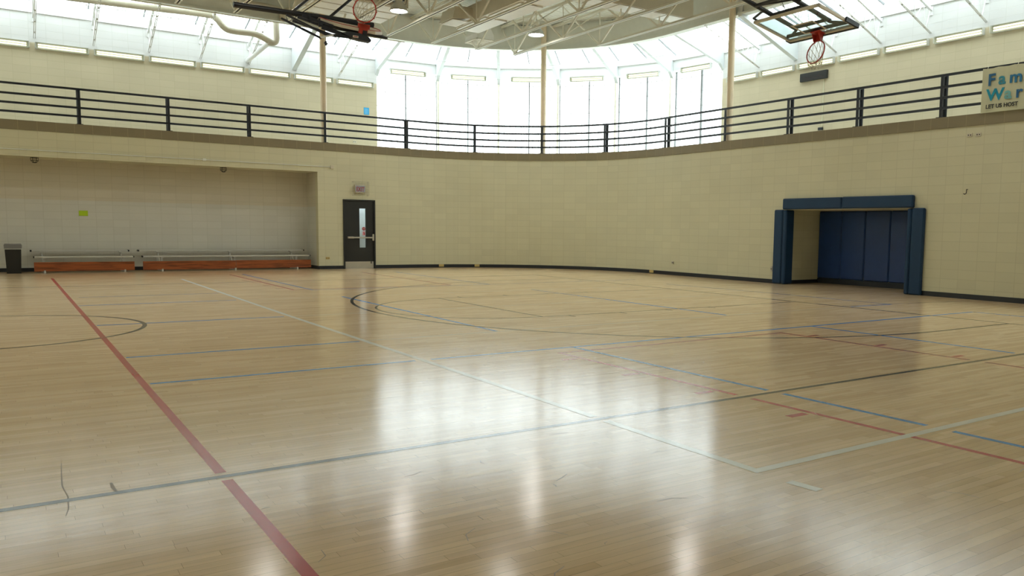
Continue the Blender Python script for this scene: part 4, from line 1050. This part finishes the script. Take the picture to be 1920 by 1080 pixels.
b.bar((-0.75, 0.10, -0.06), (0.55, 0.10, -0.06), 0.06, 0.05); b.bar((-0.75, 0.6, -0.08), (0.55, 0.6, -0.08), 0.06, 0.05)
obj('board_frame', b, 'dark', h2, True)
b = MB(1); b.bbox(-0.09, -0.03, -0.10, 0.09, 0.02, 0.13, 0.006); b.prism([(-0.03, 0.13), (0.02, 0.13), (0.02, 0.05), (-0.03, 0.05)], 'x', -0.12, 0.12); obj('rim_bracket', b, 'red', h2, True)
rc2 = (-0.03, 0.0, 0.395)
b = MB(1); b.tube([(rc2[0]+rr_*math.cos(2*pi*j/40), rc2[1], rc2[2]+rr_*math.sin(2*pi*j/40)) for j in range(40)], 0.0125, 8, True)
for j in range(12): a = 2*pi*j/12; b.tube([(rc2[0]+(rr_+0.012)*math.cos(a), 0, rc2[2]+(rr_+0.012)*math.sin(a)), (rc2[0]+(rr_+0.02)*math.cos(a+.06), 0, rc2[2]+(rr_+0.02)*math.sin(a+.06))], 0.010, 5)
obj('rim', b, 'red', h2, True)
b = net_mesh(rc2, (1, 0, 0), (0, 0, 1), rr_, tuple(R2l.transposed() @ Vector((0.0, 0.25, -0.17))), 0.07); obj('net', b, 'net', h2, True)
b = MB(1)
b.tube([(3.76, 16.9, 5.50), (6.50, 16.9, 5.54)], 0.055, 12); obj('cross_beam', b, 'dark', h2)
b = MB(1)
for (x0_, dx) in ((4.83, 1.4), (5.55, 1.75)): b.tube([(x0_, 16.9, 5.52), (x0_+dx, 17.1, 5.52+dx*0.95)], 0.028, 8)
obj('strut', b, 'dark', h2)
b = MB(1)
for dy in (0.0, 0.35):
    b.bar((4.62, 16.5+dy, 5.37), (5.40, 16.5+dy, 5.10), 0.04, 0.035); b.bar((4.85, 16.55+dy, 5.37), (5.72, 16.55+dy, 5.19), 0.04, 0.04)
b.bar((4.95, 16.6, 5.42), (5.60, 16.6, 5.30), 0.05, 0.06); b.bar((5.31, 16.55, 5.24), (5.90, 16.55, 5.13), 0.045, 0.05)
b.bar((5.36, 16.5, 5.11), (5.88, 16.5, 5.13), 0.05, 0.05); b.bar((5.25, 16.5, 5.40), (5.25, 16.5, 5.24), 0.03, 0.04); b.bar((5.05, 16.5, 5.44), (5.10, 16.5, 5.30), 0.03, 0.04)
obj('folding_arms', b, 'dark', h2)
b = MB(1); b.prism([(5.68, 5.19), (5.85, 5.235), (6.03, 5.23), (6.22, 5.19), (6.29, 5.13), (6.27, 5.085), (6.03, 5.10), (5.86, 5.12), (5.76, 5.16)], 'y', 16.46, 16.62); b.bar((6.16, 16.52, 5.12), (6.16, 16.50, 5.30), 0.09, 0.08)
b.bar((5.35, 16.66, 5.30), (6.50, 16.70, 5.27), 0.05, 0.035); obj('mounting_head', b, 'dark', h2)
b = MB(1); b.box(5.90, 16.44, 5.125, 6.01, 16.455, 5.165); sk = obj('maker_sticker', b, 'cream', h2)
b = MB(1); b.box(5.915, 16.434, 5.138, 5.995, 16.438, 5.152); obj('sticker_print', b, 'redsign', sk)
b = MB(1); b.bar((5.26, 16.45, 5.03), (5.50, 16.45, 5.11), 0.05, 0.03); b.tube([(5.35, 16.45, 5.06), (5.355, 16.45, 4.95)], 0.010, 6); obj('winch_bracket', b, 'alu', h2)
b = MB(1); b.tube([(5.355, 16.45, 4.97), (5.355, 16.45, 4.89)], 0.022, 8); b.bar((5.32, 16.45, 4.935), (5.39, 16.45, 4.925), 0.03, 0.02); obj('sensor', b, 'dark', h2)
t = thing('hoop_winch', 'small black motor unit hanging beside the round lamp', 'winch', (6.75, 15.9, 5.66), k=S)
b = MB(); b.bbox(6.38, 15.95, 5.50, 6.80, 16.15, 5.57, 0.01); obj('motor', b, 'dark', t)
b = MB(); b.tube([(6.70, 16.0, 5.52), (6.76, 16.0, 5.44), (6.84, 16.0, 5.46), (6.86, 16.0, 5.55)], 0.006, 5); obj('cable', b, 'dark', t)

# vestibule lamp behind the door
ld = bpy.data.lights.new('vestibule_lamp', 'POINT'); ld.energy = 30; ld.color = (0.85, 0.93, 1.0); ld.shadow_soft_size = 0.15
lo = bpy.data.objects.new('vestibule_lamp', ld); lo.location = (6.8*S, 19.2*S, 1.85*S); C.objects.link(lo)
